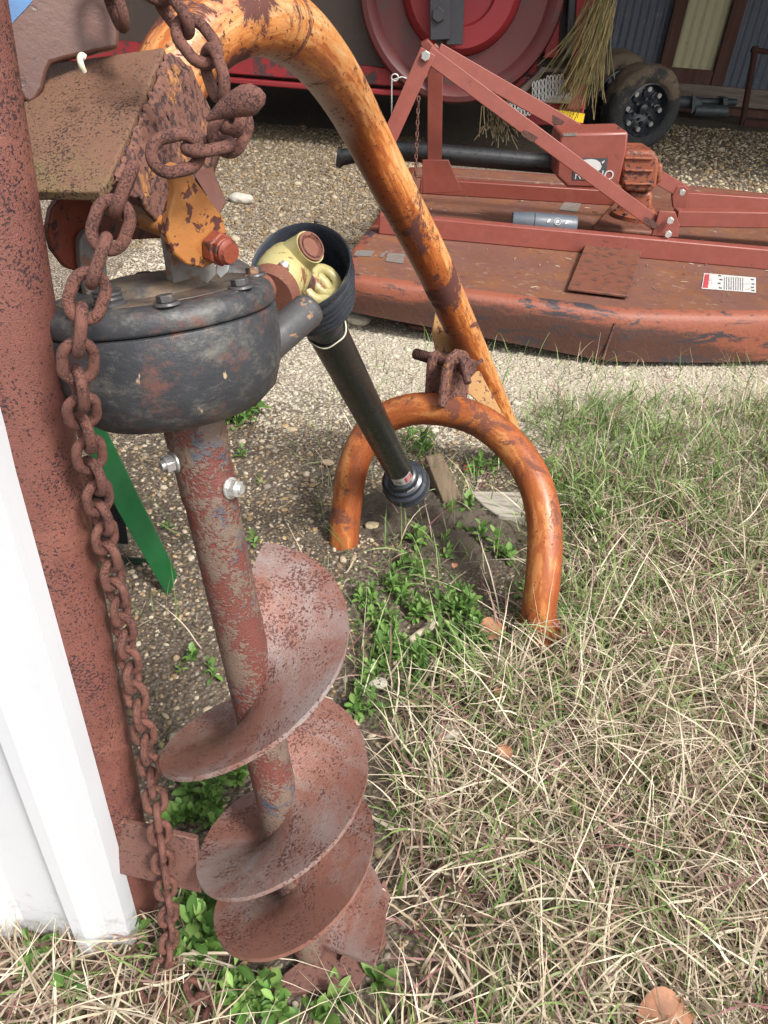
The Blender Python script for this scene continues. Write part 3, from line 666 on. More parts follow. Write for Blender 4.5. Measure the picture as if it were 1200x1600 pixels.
    r = MB()
    for v in (247, 266, 287): r.bar(PY(976, v, yg - .125), PY(1020, v + 1, yg - .125), .012, .014)
    r.build('casting_rib', M['cgb'], go, .004)
    MB().py([(1024, 258), (1036, 255), (1036, 282), (1026, 290)], yg - .06, .16).build('side_cap', M['cgb'], go, .012)
    MB().py([(982, 298), (1021, 300), (1019, 338), (985, 336)], yg - .09, .2).build('gearbox_neck', M['cgb'], t, .02)
    cb = gd(993, 342, ZD + .03); MB().lathe(cb + A(0, .0, 0), (0, 0, 1), [(.145, 0), (.145, .03), (.11, .045), (.07, .09), (0, .09)], 40).build('base_flange', M['cgb'], t)
    for k in range(8): a = k * math.pi / 4; MB().hexn(cb + A(.125 * math.cos(a), .125 * math.sin(a), .03), (0, 0, 1), .014, .016).build('bolt', M['darkrust'], t)
    # shield over the driveline
    ys = 4.12
    MB().py([(877, 209), (982, 206), (980, 232), (966, 293), (962, 295), (887, 293), (869, 276), (872, 232)], ys, .30).build('shield', M['cutred'], t, .012)
    MB().box(PY(942, 209, ys + .06), .05, .03, .012, (1, 0, .02)).build('latch', M['balgrey'], t); MB().bar(PY(966, 209, ys + .1), PY(967, 199, ys + .1), .012, .012).build('hinge_pin', M['darkrust'], t)
    MB().py([(880, 208), (902, 207.4), (901, 212), (880, 213)], ys - .003, .003).build('faded_sticker', M['greysteel'], t)
    dcl = MB().py([(897, 247), (950, 247), (946, 282), (894, 281)], ys - .0025, .002).build('decal', M['ink'], t)
    rh = [(903, 258), (907, 252.5), (914, 249.5), (924, 248.5), (932, 250), (938, 254), (940, 260), (938, 265), (933, 268), (927, 266), (921, 268), (914, 268), (905, 264)]
    MB().py(rh, ys - .0045, .0015).build('emblem', M['white'], dcl)
    MB().py([(940, 253), (945, 250.5), (944, 253.5), (941, 256)], ys - .0045, .0015).build('emblem', M['white'], dcl)
    P0 = PY(896.5, 280.0, ys - .0035); text('lettering', 'RHINO', P0, PY(946, 280.5, ys) - PY(896, 280.0, ys), (0, 0, 1), .063, M['white'], dcl, .0008)
    # driveline tube with end collar
    yd = 4.38
    MB().cyl(PY(592, 233, yd), PY(880, 257, yd - .02), .050, n=24).build('drive_tube', M['blackplastic'], t)
    MB().tube([PY(527, 245, yd), PY(533, 246, yd), PY(534, 246, yd), PY(560, 241, yd), PY(600, 234, yd)], [.052, .056, .042, .040, .040], 20).build('tube_end_cap', M['blackplastic'], t)
    # decals on the deck
    def quad(pts, mat, nm, z=ZD + .0025, par=None): return MB().prism([gd(a, b, z) for a, b in pts], (0, 0, .0012)).build(nm, M[mat], par or t)
    lb = quad([(1100, 427), (1181, 434), (1181, 457.5), (1096, 451)], 'white', 'warning_label')
    quad([(1101.5, 428.5), (1108.5, 429), (1106, 450), (1098, 449.6)], 'labelred', 'label_band', ZD + .004, lb)
    for i in range(9):
        x = 1131.5 + i * 3.6; quad([(x, 432.2 + i * .25), (x + .9, 432.3 + i * .25), (x + .7, 452.5 + i * .22), (x - .2, 452.4 + i * .22)], 'greysteel', 'printed_line', ZD + .004, lb)
    for x, y in ((1124, 430), (1126, 436), (1123, 442), (1125, 449), (1175, 436), (1176, 443), (1175, 448), (1176, 453)):
        quad([(x - 2, y), (x + 2.5, y + .3), (x + 3, y + 2), (x - 1, y + 1.7)], 'ink', 'pictogram', ZD + .004, lb)
    o = gd(1107.2, 433, ZD + .0045); text('lettering', 'DANGER', o, gd(1104.5, 449, ZD) - gd(1107.2, 433, ZD), gd(1110, 433, ZD) - gd(1100, 432.5, ZD), .034, M['white'], lb, .0006)
    for q in ([(558, 391), (586, 392), (580, 401), (552, 399)], [(592, 401), (604, 392), (607, 393), (597, 402)], [(606, 395), (632, 397), (630, 412), (602, 408)]): quad(q, 'greysteel', 'faded_label')
    quad([(881, 316), (908, 318), (902, 331), (873, 328)], 'greysteel', 'faded_label')
    return t
mower = cutter()
# scorch patches, runner on the ground
def misc_mower():
    k = thing('mower_chain', 'thin rusty chain hanging from the mower hitch in front of its upright', 'chain', PY(650, 160, 4.05))
    a, b = PY(654, 150, 4.03), PY(648, 300, 4.0); link = chainmesh(.030, .020, .0032, 14, 6); n = int(np.linalg.norm(b - a) / .0245)
    for i in range(n): placelink(link, a + (b - a) * (i + .5) / n, b - a, (math.pi / 2) * (i % 2) + .5, k)
    h = MB(); pts = [PY(612, 182, 4.0), PY(612, 150, 4.0), PY(612, 128, 4.0)] + [PY(617 + 5.5 * math.cos(q), 121 + 5.5 * math.sin(q), 4.0) for q in np.linspace(2.6, 8.6, 14)] + [PY(628, 120, 4.0), PY(640, 124, 4.0)]
    tag(h.tube(pts, .0035, 8).build('hairpin_clip', M['zinc']), 'thin steel wire hairpin with a ring, hanging beside the mower hitch leg', 'clip')
    r = MB().prism([G(636, 508, .02), G(760, 520, .02), G(980, 546, .02), G(978, 552, .02), G(860, 541, .02), G(700, 524, .02), G(640, 514, .02)], (0, 0, .02))
    tag(r.build('iron_strip', M['darkrust'], None, .004), 'dark rusty iron strip lying on the gravel in front of the mower skirt', 'iron strip')
    c = thing('canister', 'dark grey screw-cap document canister lying on the mower deck behind the near rail', 'canister', gd(845, 360))
    y = 4.08; r = .052; a, b = PY(800, 345, y), PY(897, 353, y); d = nrm(b - a)
    L = np.linalg.norm(b - a)
    MB().lathe(a, d, [(0, 0), (r * .85, 0), (r * .9, .01), (r * .92, L * .2), (r, L * .3), (r, L * .33), (0, L * .33)], 30).build('cap', M['canister'], c)
    MB().lathe(a, d, [(r * .9, L * .335), (r * .98, L * .345), (r * .98, L), (r * .9, L + .008), (0, L + .008)], 30).build('tube', M['canister'], c)
    # small emblem rows printed on the tube
    cen = (a + b) / 2; e = nrm(np.cross(d, A(0, 0, 1))); 
    if e[1] > 0: e = -e
    up = nrm(np.cross(e, d)); up = up if up[2] > 0 else -up
    f = nrm(e + up * .55); s0 = cen + f * (r + .0005)
    up2 = nrm(np.cross(f, d)); up2 = up2 if up2[2] > 0 else -up2
    for s_, kk in ((.02, 0), (.065, 1), (.115, 0)):
        q = s0 + d * s_
        if kk: MB().tube([q + .017 * (math.cos(z) * d + math.sin(z) * up2) for z in np.linspace(0, 2 * math.pi, 17)[:-1]], .0016, 5, False, closed=True).build('printed_emblem', M['white'], c)
        MB().prism([q + d * x * .011 + up2 * z * .011 for x, z in ((-1, -.8), (-.5, .6), (.2, 1), (.9, .7), (.4, 0), (.7, -.8), (.1, -.3), (-.3, -.9))], f * .001).build('printed_emblem', M['white'], c)

# ------------------------------------------------------------------ chain tools
def chainmesh(L, Wd, r, n=26, k=10, name='link'):
    """stadium link, long axis X, flat in XY; outer length L, outer width Wd, wire radius r"""
    R = Wd / 2 - r; h = L / 2 - r - R; pts = []
    for i in range(n // 2): a = -math.pi / 2 + math.pi * i / (n // 2 - 1); pts.append((h + R * math.cos(a), R * math.sin(a) * (1 - .08 * math.cos(a)), 0))
    for i in range(n // 2): a = math.pi / 2 + math.pi * i / (n // 2 - 1); pts.append((-h + R * math.cos(a), R * math.sin(a) * (1 - .08 * abs(math.cos(a))), 0))
    mb = MB().tube(pts, r, k, False, closed=True, ref=(0, 0, 1)); me = bpy.data.meshes.new(name); me.from_pydata(mb.V, [], mb.F); me.shade_smooth(); me.materials.append(M['chain']); return me
def placelink(me, c, tdir, roll, root, tow=None, scale=1.0):
    tdir = nrm(tdir); tw = nrm(C0 - np.array(c)) if tow is None else nrm(tow)
    z = nrm(tw - np.dot(tw, tdir) * tdir); y = np.cross(z, tdir); z2 = math.cos(roll) * z + math.sin(roll) * y; y2 = np.cross(z2, tdir)
    o = bpy.data.objects.new('link', me); COL.objects.link(o); o.parent = root; off = np.array(WL[root.name]); p = np.array(c) - off
    o.matrix_local = Matrix([[tdir[i] * scale, y2[i] * scale, z2[i] * scale, p[i]] for i in range(3)] + [[0, 0, 0, 1]])
    return o
def resample(pts, step):
    P = spline(pts, 20); out = [P[0]]; acc = 0
    for i in range(1, len(P)):
        seg = P[i] - P[i - 1]; l = np.linalg.norm(seg); pos = 0
        while acc + (l - pos) >= step: pos += step - acc; acc = 0; out.append(P[i - 1] + seg * pos / l)
        acc += l - pos
    return out
LM = chainmesh(.0480, .0345, .0049, 30, 12)
def linkrun(path, root, roll0=0.0, twist=0.0, jit=.12, pitch=.0292):
    pts = resample([D(*p) for p in path], pitch)
    for i in range(len(pts) - 1):
        c = (pts[i] + pts[i + 1]) / 2; placelink(LM, c, pts[i + 1] - pts[i], roll0 + (math.pi / 2) * (i % 2) + twist * i / len(pts) + random.uniform(-jit, jit), root)
def chains():
    k = thing('rusty_chain', 'heavy rusty chain with grab hook, wrapped round the orange boom and hanging down', 'chain', G(255, 1525))
    linkrun([(160, -70, .66), (172, -10, .66), (192, 35, .665), (203, 85, .68)], k, .3)
    linkrun([(225, -60, .60), (245, -20, .60), (268, 22, .605), (305, 55, .61), (332, 100, .615), (347, 150, .615), (352, 178, .615)], k, .5)
    linkrun([(372, 180, .60), (368, 212, .60), (340, 226, .595), (300, 234, .58), (258, 244, .575), (226, 252, .565), (210, 272, .563)], k, .2)
    linkrun([(205, 268, .572), (188, 312, .575), (172, 350, .58), (158, 400, .585), (140, 450, .59), (126, 495, .595), (122, 545, .61), (124, 610, .64), (136, 690, .695), (154, 780, .75), (170, 870, .81),
             (190, 960, .87), (205, 1050, .93), (222, 1130, .96), (236, 1210, 1.00), (248, 1290, 1.03), (257, 1370, 1.075), (264, 1440, 1.12), (262, 1490, 1.145), (246, 1522, 1.165)], k, 1.45, 2.3, .10)
    # grab hook: slotted body tapering to a rounded nose
    a, b = D(322, 188, .572), D(414, 156, .560); pts = [a + (b - a) * q for q in (0, .15, .3, .5, .68, .82, .93, 1)]
    pts = [p + A(0, 0, .004 * math.sin(math.pi * i / 7)) for i, p in enumerate(pts)]
    MB().tube(pts, [.0013, .0040, .0066, .0092, .0110, .0104, .0070, .0035], 18, True, squash=.8).build('grab_hook', M['chain'], k)
    MB().tube(spline([D(352, 172, .61), D(350, 198, .605), D(366, 205, .60), D(376, 190, .597), D(370, 172, .60)], 5), .0052, 12).build('hook_throat', M['chain'], k)
    g = thing('loose_chain', 'dark rusty chain lying loose in the straw at the bottom left', 'chain', G(300, 1570))
    for path in ([(225, 1540), (240, 1565), (262, 1580), (270, 1620)], [(298, 1535), (310, 1562), (330, 1580), (335, 1640)], [(262, 1500), (285, 1545)]):
        pts = resample([G(a, b, .014) for a, b in path], .0292)
        for i in range(len(pts) - 1): placelink(LM, (pts[i] + pts[i + 1]) / 2, pts[i + 1] - pts[i], .6 + (math.pi / 2) * (i % 2), g, (0, 0, 1))
chains(); misc_mower()

# ================================================================== POST + WHITE WALL
def post():
    b = G(204, 1412); t = thing('steel_post', 'thick brown rusted steel pipe post beside the white metal wall', 'post', b)
    p2, p3 = D(45, 700, .745), D(-93, 0, .545); up = nrm(p2 - b)
    MB().tube([b - up * .05, b, p2, p3, p3 + nrm(p3 - p2) * 1.2], .046, 40).build('pipe', M['post'], t)
    P0 = D(240, 1320, 1.072); n = nrm(A(-.12, -1, .25)); q = [PL(x, y, P0, n) for x, y in ((150, 1276), (306, 1312), (314, 1396), (172, 1362))]
    MB().prism(q, -n * .010).build('flat_bar', M['flatbar'], t, .0015)
    s = MB(); a, c = PL(160, 1278, P0, n), PL(196, 1288, P0, n); s.tube([a + (c - a) * i / 8 + A(0, 0, .003 * (i % 2)) for i in range(9)], .006, 8); s.build('weld_bead', M['weld'], t)
post()
def wall():
    t = thing('white_wall', 'white ribbed sheet metal building corner at the lower left', 'wall', G(150, 1480))
    a = G(208, 1482); b = G(0, 1448); e = nrm((b - a) * A(1, 1, 0)); n = nrm(np.cross(e, A(0, 0, 1))); n = n if n[1] < 0 else -n
    # profile measured from the right-hand corner: (distance to the left, depth towards the viewer)
    pr = [(0, -.03), (0, .0), (.034, .002), (.060, .020), (.078, .020), (.096, .0), (.175, .0), (.20, .018), (.22, .018), (.24, .0), (.30, .0)]
    x = .30
    while x < 3.0: pr += [(x + .02, .018), (x + .05, .018), (x + .07, .0), (x + .15, .0)]; x += .15
    tilt = nrm(D(0, 690, .7) * 1.0 - a) if False else A(0, 0, 1)
    V = []; F = []
    Q = PL(-22, 690, a, n); lean = (Q - a) / Q[2] * A(1, 1, 0)
    for z in (.0, .3, 2.6):
        for d, q in pr: V.append(a + e * d + n * q + A(0, 0, z) + lean * z)
    m = len(pr)
    for r in range(2):
        for i in range(m - 1): F.append((r * m + i, r * m + i + 1, (r + 1) * m + i + 1, (r + 1) * m + i))
    o = MB().add(V, F).build('sheet_panel', M['wall'], t, smooth=False)
    so_ = o.modifiers.new('thickness', 'SOLIDIFY'); so_.thickness = .002; so_.offset = 0
    for px, py in ((93, 1357), ):
        P = PL(px, py, a, n) ; MB().lathe(P + n * .001, n, [(.008, 0), (.0075, .002), (.005, .0025)], 20).hexn(P + n * .003, n, .0045, .005).build('screw', M['white'], t)
wall()

# ------------------------------------------------------------------ brown panel and wire hook, upper left
def upperleft():
    P0 = D(90, 60, .70); n = nrm(C0 - P0 + A(.1, 0, .15))
    t = thing('rusty_implement', 'brown rusty steel sheet with blue paint on its corner, behind the post at top left', 'implement', P0)
    q = [(-40, -140), (210, -140), (190, -60), (188, 20), (186, 74), (150, 82), (100, 93), (80, 99), (73, 115), (68, 138), (58, 156), (48, 162), (36, 156), (22, 130), (12, 80), (4, 45), (-20, 40)]
    MB().prism([PL(x, y, P0, n) for x, y in q], -n * .018).build('panel_sheet', M['brownpanel'], t, .006, seg=3)
    mb = MB().prism([PL(x, y, P0 + n * .001, n) for x, y in ((-30, -60), (52, -60), (50, 2), (40, 14), (28, 26), (16, 40), (6, 44), (-20, 36))], -n * .0008); mb.build('blue_paint_patch', M['bluepaint'], t)
    h = MB().tube(spline([D(131, 112, .655), D(127, 102, .650), D(125, 92, .648), D(128, 87, .648), D(133, 90, .65)], 5), .0028, 10)
    tag(h.build('wire_hook', M['creamtape']), 'tiny cream plastic coated wire hook standing on the rusty plate', 'hook')
M['bluepaint'] = plain('blue_paint', (.05, .15, .33), .45, 0, .3, 20)
upperleft()

# ------------------------------------------------------------------ green implement behind the chain
def greenstand():
    g = G(262, 932); y = float(g[1]); t = thing('green_stand', 'dark green painted steel stand behind the hanging chain', 'stand', g)
    Pn = A(0, y, 0); n = nrm(A(.25, -1, .35))
    q = [PL(x, yy, g, n) for x, yy in ((262, 933), (277, 900), (160, 660), (140, 620), (95, 620), (128, 690), (186, 802))]
    MB().prism(q, -n * .008).build('leg', M['green'], t, .001)
    MB().prism([PL(x, yy, g - n * .14, n) for x, yy in ((90, 868), (236, 873), (250, 918), (90, 935))], -n * .008).build('cross_bar', M['darkgreen'], t, .001)
    MB().prism([PL(x, yy, g - n * .12, n) for x, yy in ((90, 700), (150, 740), (196, 815), (200, 850), (90, 850))], -n * .01).build('dark_gap_sheet', M['blackplastic'], t, .001)  # added black sheet standing in for the dark shaded gap behind the leg
    MB().prism([PL(x, yy, g - n * .10, n) for x, yy in ((90, 868), (166, 870), (168, 930), (90, 935))], -n * .01).build('side_plate', M['green'], t, .001)
greenstand()

# ================================================================== POST HOLE DIGGER
def digger():
    tip = G(489, 1500); P0 = D(300, 648, .80); ax = nrm(P0 - tip)
    T = thing('post_hole_digger', 'rusty tractor post hole digger with orange tube boom, black gearbox and large auger', 'post hole digger', tip)
    e1, e2 = perp(ax, (1, 0, 0))
    LA = np.linalg.norm(P0 - tip)
    # ---- auger
    def pz(h): return tip + ax * h
    sh = MB().lathe(tip, ax, [(0, -.03), (.012, -.01), (.026, .03), (.029, .05), (.0298, LA - .105), (.031, LA - .10), (.0318, LA - .095), (.0318, LA - .035), (.0335, LA - .03), (.0335, LA - .002), (.029, LA), (.026, LA - .004), (.0, LA - .004)], 48, (1, 0, 0))
    aug = sh.build('auger', M['shaft'], T, ang=50)
    MB().lathe(tip, ax, [(.020, LA - .01), (.0215, LA), (.024, LA + .012), (.03, LA + .022)], 32).build('output_shaft', M['rustcap'], aug)
    # flighting: right-hand helix, measured from px
    R = .136; TH = [-1110, -900, -720, -540, -360, -180, 0, 40, 84]; ZZ = [.065, .174, .254, .294, .388, .500, .616, .655, .700]
    n = 300; V = []; F = []; rr = [.028, .05, .075, .10, .12, .133, R]
    m = len(rr)
    for s_ in (0, 1):
        for i in range(n + 1):
            f = i / n; td = 84 - f * 1194; th = math.radians(td); Rk = 1 - .045 * max(0.0, min(1.0, (-td - 300) / 300)); z = float(np.interp(td, TH, ZZ))
            for r in [q * Rk if q > .03 else q for q in rr]:
                cup = .010 * (r / R) ** 2 - .008 + .027 * math.cos(th) * r / R; r2 = r * (1 - .0)
                wob = .0025 * math.sin(th * 2.3) * (r / R)
                V.append(tip + ax * (z + cup + wob - s_ * .0075) + r2 * (math.cos(th) * e1 + math.sin(th) * e2))
    B = (n + 1) * m
    for i in range(n):
        for k in range(m - 1):
            a = i * m + k; F.append((a, a + 1, a + m + 1, a + m)); a += B; F.append((a, a + m, a + m + 1, a + 1))
        a = i * m + m - 1; F.append((a, a + B, a + B + m, a + m))
    for i in (0, n):
        for k in range(m - 1): a = i * m + k; F.append((a, a + B, a + B + 1, a + 1))
    MB().add(V, F).build('flighting', M['flight'], aug, ang=50)
    # cutting blades at the foot
    for q in ([(592, 1425), (606, 1470), (560, 1540), (440, 1553), (412, 1546), (470, 1500), (560, 1440)],):
        MB().prism([G(x, y, .022) for x, y in q], (0, 0, -.012)).build('cutting_blade', M['flatbar'], aug, .002)
    MB().prism([G(600, 1372, .05), G(610, 1400, .045), G(590, 1470, .03), G(530, 1500, .035), G(560, 1450, .05)], (0, 0, -.01)).build('cutting_tooth', M['flatbar'], aug, .002)
    # bolts through the collar
    def nut(px, py, d, dirv, r=.0105):
        dv = nrm(dirv - np.dot(dirv, ax) * ax)
        hh = min(np.linspace(LA - .3, LA, 301), key=lambda h: abs(float(projv(pz(h) + dv * .034)[1]) - py)); c = pz(hh) + dv * (.0355 if hh > LA - .1 else .0345)
        MB().lathe(c - dv * .004, dv, [(.0125, 0), (.0125, .002), (.011, .0022)], 24).build('washer', M['zinc'], aug)
        MB().hexn(c - dv * .0015, dv, r, .010).build('nut', M['zinc'], aug, .0009); MB().cyl(c, c + dv * .0125, .0055, n=16).build('bolt_end', M['zinc'], aug, .0006)
    sx = nrm(perp(ax, (1, 0, 0))[0]); c1 = projv(pz(LA - .05))
    tow = nrm(C0 - pz(LA - .06))
    nut(266, 722, .835, tow * .62 - sx * .78); nut(357, 763, .868, tow * .50 + sx * .86)
    # ---- gearbox
    ga = ax; gc = P0 - sx * .010
    body = MB().lathe(gc, ga, [(.0, -.006), (.034, -.006), (.040, .004), (.062, .006), (.090, .012), (.106, .026), (.1145, .050), (.118, .075), (.118, .105), (.1175, .1068), (.114, .108)], 80, (1, 0, 0)).build('gearbox', M['gb'], T, ang=50)
    V = MB().lathe(gc, ga, [(.114, .1085), (.1168, .1095), (.1178, .112), (.1178, .120), (.1155, .126), (.109, .1305), (.094, .1325), (.088, .129)], 80, (1, 0, 0)); V.build('cover', M['gb'], body, ang=50)
    MB().lathe(gc, ga, [(.0935, .130), (.0925, .1328), (.085, .1335), (.058, .134), (.054, .142), (.046, .1455), (0, .146)], 80, (1, 0, 0)).build('cover_centre', M['gbtop'], body, ang=50)
    for k in range(8):
        a = k * math.pi / 4 + .42; c = gc + ga * .131 + .103 * (math.cos(a) * e1 + math.sin(a) * e2)
        MB().lathe(c, ga, [(.0125, 0), (.0115, .003), (0, .003)], 20).hexn(c + ga * .003, ga, .0085, .0065).build('cover_bolt', M['stub'], body, .0007)
    pc = PL(172, 478, gc + ga * .133, ga)
    MB().lathe(pc, ga, [(.0155, 0), (.0155, .003), (.0125, .004), (.0135, .006), (.0125, .008), (.0135, .010), (.0125, .012), (.0135, .014), (.010, .015), (.006, .012), (0, .012)], 28).build('filler_plug', M['stub'], body)
    # input housing and stub tube on the right
    hdir = nrm((D(472, 415, 1.08) - (gc + ga * .075)) * A(1, 1, .55)); hc = gc + ga * .072
    MB().lathe(hc, hdir, [(.054, .05), (.055, .105), (.064, .112), (.066, .118), (.066, .135), (.060, .142), (.050, .146), (.042, .168), (0, .168)], 48).build('input_housing', M['gb'], body, ang=50)
    s0, s1 = D(418, 540, .80), D(487, 480, .83); MB().tube([s0, s0 + (s1 - s0) * .9, s0 + (s1 - s0) * .98, s1 + (s1 - s0) * .02], [.0195, .0195, .0175, .012], 28).build('shield_tube', M['stub'], body, ang=50)
    MB().cyl(hc + hdir * .15, hc + hdir * .235, .021).build('input_shaft', M['rustcap'], body)
    # ---- clevis bracket, pin
    pa = nrm(A(.80, -.60, -.02)); pb = np.cross(A(0, 0, 1), pa); PR = D(318, 372, .665)
    PLp = PR - pa * .165
    ear = [PL(x, y, PR, pa) for x, y in ((262, 262), (276, 256), (292, 262), (320, 300), (348, 338), (355, 362), (350, 392), (338, 410), (318, 420), (292, 414), (270, 395), (260, 362), (266, 330), (274, 300), (270, 280))]
    er = MB().prism(ear, -pa * .010).build('clevis_ear', M['ear'], T, .002)
    ear2 = [PL(x, y, PLp, pa) for x, y in ((88, 300), (132, 306), (150, 340), (148, 395), (120, 423), (95, 415), (74, 388), (66, 358), (72, 325))]
    MB().prism(ear2, pa * .010).build('clevis_ear', M['earred'], T, .002)
    # rolled front flange of the ear and back web joining both ears
    def PP(px, py, P, nn): return PL(px, py, P, nn)
    web0 = PR + pb * (-.030 if np.dot(pb, C0 - PR) > 0 else .030)
    bb = pb if np.dot(pb, C0 - PR) > 0 else -pb
    w1 = [PL(x, y, PR - pa * .08 - bb * .055, bb) for x, y in ((92, 300), (275, 268), (290, 350), (262, 372), (180, 376), (100, 372))]
    MB().prism(w1, -bb * .008).build('clevis_web', M['earred'], T, .002)
    pin0 = PL(333, 385, PR, pa); MB().cyl(pin0 - pa * .195, pin0 - pa * .005, .0095, n=24).build('pin', M['ear'], T)
    MB().hexn(pin0 + pa * .001, pa, .0155, .012).build('nut', M['earred'], T, .0015); MB().tube([pin0 + pa * q for q in (.010, .017, .018, .021, .022, .025)], [.0115, .0115, .0105, .0115, .0105, .009], 20).build('bolt_end', M['earred'], T)
    # hanger lugs standing on the gearbox cover
    l1 = [PL(x, y, PR - pa * .032, pa) for x, y in ((262, 372), (284, 366), (318, 374), (330, 392), (340, 428), (322, 448), (298, 462), (276, 464))]
    MB().prism(l1, -pa * .012).build('hanger_lug', M['greysteel'], T, .0015)
    l2 = [PL(x, y, PR - pa * .15, pa) for x, y in ((116, 372), (124, 358), (140, 354), (154, 366), (160, 430), (165, 470), (130, 470), (118, 410))]
    MB().prism(l2, pa * .010).build('hanger_lug', M['greysteel'], T, .002)
    MB().prism([PL(x, y, PR + pa * .004, pa) for x, y in ((340, 412), (352, 405), (359, 412), (356, 424), (345, 434), (339, 426))], -pa * .002).build('paper_tag', M['white'], T)
    # ---- boom tube
    bp = [D(*p) for p in ((222, 262, .86), (240, 200, .85), (268, 120, .86), (322, 52, .87), (395, 25, .91), (455, 48, .99), (503, 95, 1.12), (537, 145, 1.25), (567, 200, 1.38), (618, 300, 1.515), (670, 400, 1.68), (706, 480, 1.845), (742, 560, 2.05), (800, 694, 2.48))]
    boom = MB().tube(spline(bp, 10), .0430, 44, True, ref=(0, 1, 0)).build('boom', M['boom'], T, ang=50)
    # saddle plate over the boom's upper end
    pl = [D(257, 73, .725), D(168, 281, .635), D(154, 298, .630), D(52, 297, .642), D(22, 297, .655), D(22, 170, .70), D(79, 99, .735)]
    nn = nrm(np.cross(D(52, 297, .64) - D(257, 73, .73), D(154, 298, .63) - D(257, 73, .73))); nn = nn if np.dot(nn, C0 - pl[0]) > 0 else -nn
    ctr = D(150, 190, .68); q = [PL(*[float(v) for v in projv(p)[:2]], ctr, nn) for p in pl]
    MB().prism(q, -nn * .011).build('saddle_plate', M['plate'], T, .002)
    # bent-down side of the plate with heavy weld
    sw = [q[0], q[1]]; down = -nn * .03 + nrm(q[0] - q[3]) * .02
    V = []; F = []; N_, K_ = 60, 14
    for i in range(N_ + 1):
        p = q[0] + (q[1] - q[0]) * i / N_
        for k in range(K_ + 1):
            f = k / K_; o = nrm(q[0] - q[3]) * (.040 * f) - nn * (.007 + .12 * f * f); w_ = (float(vn(np.array(i * .9), np.array(k * 1.3 + 40), .55)) - .5) * .009 * (1 - abs(2 * f - 1)) ** .5
            V.append(p + o + nn * w_ + nrm(q[0] - q[3]) * w_)
    for i in range(N_):
        for k in range(K_): a = i * (K_ + 1) + k; F.append((a, a + 1, a + K_ + 2, a + K_ + 1))
    mo = MB().add(V, F).build('weld_seam', M['weld'], T, ang=180); sm = mo.modifiers.new('thickness', 'SOLIDIFY'); sm.thickness = .004
    # brown back gusset seen right of the clevis
    MB().prism([D(330, 262, .80), D(352, 318, .78), D(342, 336, .77), D(300, 270, .78)], A(0, .006, 0)).build('back_gusset', M['brownpanel'], T, .001)
    # gusset plate on the boom with pin ears
    gp = D(708, 560, 2.02); gn = nrm(C0 - gp + A(.35, 0, 0)); 
    gq = [PL(x, y, gp, gn) for x, y in ((682, 478), (694, 480), (718, 520), (760, 600), (790, 655), (770, 650), (736, 618), (712, 604), (696, 578), (680, 545), (675, 520))]
    MB().prism(gq, -gn * .012).build('pin_gusset', M['gusset'], T, .0015)
    # ---- yoke standing on the ground
    yL, yR = G(537, 848), G(852, 1000)
    dL = float(projv(yL)[2]); dR = float(projv(yR)[2]); print('yoke', dL, dR)
    yp = [yL - A(0, 0, .02), D(541, 800, dL - .02), D(553, 725, dL - .07), D(583, 668, dL - .10), D(632, 642, 1.97), D(690, 640, 1.93), D(748, 657, 1.89), D(800, 698, 1.85), D(836, 755, 1.82), D(851, 825, 1.80), D(848, 905, 1.795), D(842, 960, dR - .03), yR - A(0, 0, .02)]
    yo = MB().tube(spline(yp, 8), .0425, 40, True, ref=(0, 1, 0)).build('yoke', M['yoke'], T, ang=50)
    MB().lathe(yR + A(-.01, 0, -.01), (0, 0, 1), [(.056, 0), (.056, .02), (.050, .035), (.043, .05)], 30).cyl(D(812, 965, dR), D(872, 975, dR), .014).build('foot_pin', M['yoke'], yo)
    # pin ears on the yoke
    cp = D(712, 600, 1.88); cn = nrm(A(.75, -.62, .1))
    for off, pts in ((0.0, ((688, 636), (695, 585), (702, 560), (717, 546), (730, 549), (737, 562), (735, 590), (731, 620), (726, 644))), (-.07, ((668, 630), (672, 570), (676, 554), (686, 548), (697, 560), (701, 600), (702, 632)))):
        MB().prism([PL(x, y, cp + cn * off, cn) for x, y in pts], -cn * .013).build('pin_ear', M['weld'], yo, .003)
    a, b = D(650, 553, 1.98), D(738, 578, 1.83); m = MB().cyl(a, b, .0115, n=16)
    for i in range(9): f = i * .035; m.tube([a + (b - a) * f, a + (b - a) * (f + .014)], .0150, 12)
    m.build('hinge_bolt', M['darkrust'], yo)
    MB().hexn(D(727, 573, 1.845), b - a, .025, .02).tube(spline([D(722, 560, 1.83), D(728, 585, 1.825), D(731, 599, 1.82)], 4), .010, 10).tube([D(733, 577, 1.83), D(754, 562, 1.83)], .0055, 8).build('hinge_nut', M['darkrust'], yo, .002)
    # ---- drive shaft
    T0, T1 = D(502, 500, 1.24), D(630, 748, 2.02); T1[2] = max(T1[2], .07); dd = nrm(T1 - T0)
    ds = MB().tube([T0 + dd * q for q in (0, .03, .0301, np.linalg.norm(T1 - T0))], [.0315, .0315, .0345, .0345], 40).build('drive_shaft', M['blackplastic'], T, ang=30)
    rg = MB(); r1, r2 = perp(dd); rg.tube([T0 + dd * (.031 + .006 * math.sin(5 * a) * .4) + .0352 * (math.cos(a) * r1 + math.sin(a) * r2) for a in np.linspace(0, 2 * math.pi, 40)[:-1]], .0012, 6, False, closed=True).build('torn_edge', M['creamtape'], ds)
    Bc = D(469, 414, 1.10); bd = nrm(T0 - Bc); bl = np.linalg.norm(T0 - Bc) + .01
    prof = [(.0715, .004), (.0755, 0), (.078, .004), (.0775, .012)]
    for i in range(5): z = .018 + i * .015; rr_ = .0775 - .0022 * i; prof += [(rr_ - .004, z), (rr_, z + .005), (rr_, z + .010)]
    zz = .018 + 5 * .015; prof += [(.058, zz + .008), (.040, zz + .018), (.0355, bl)]
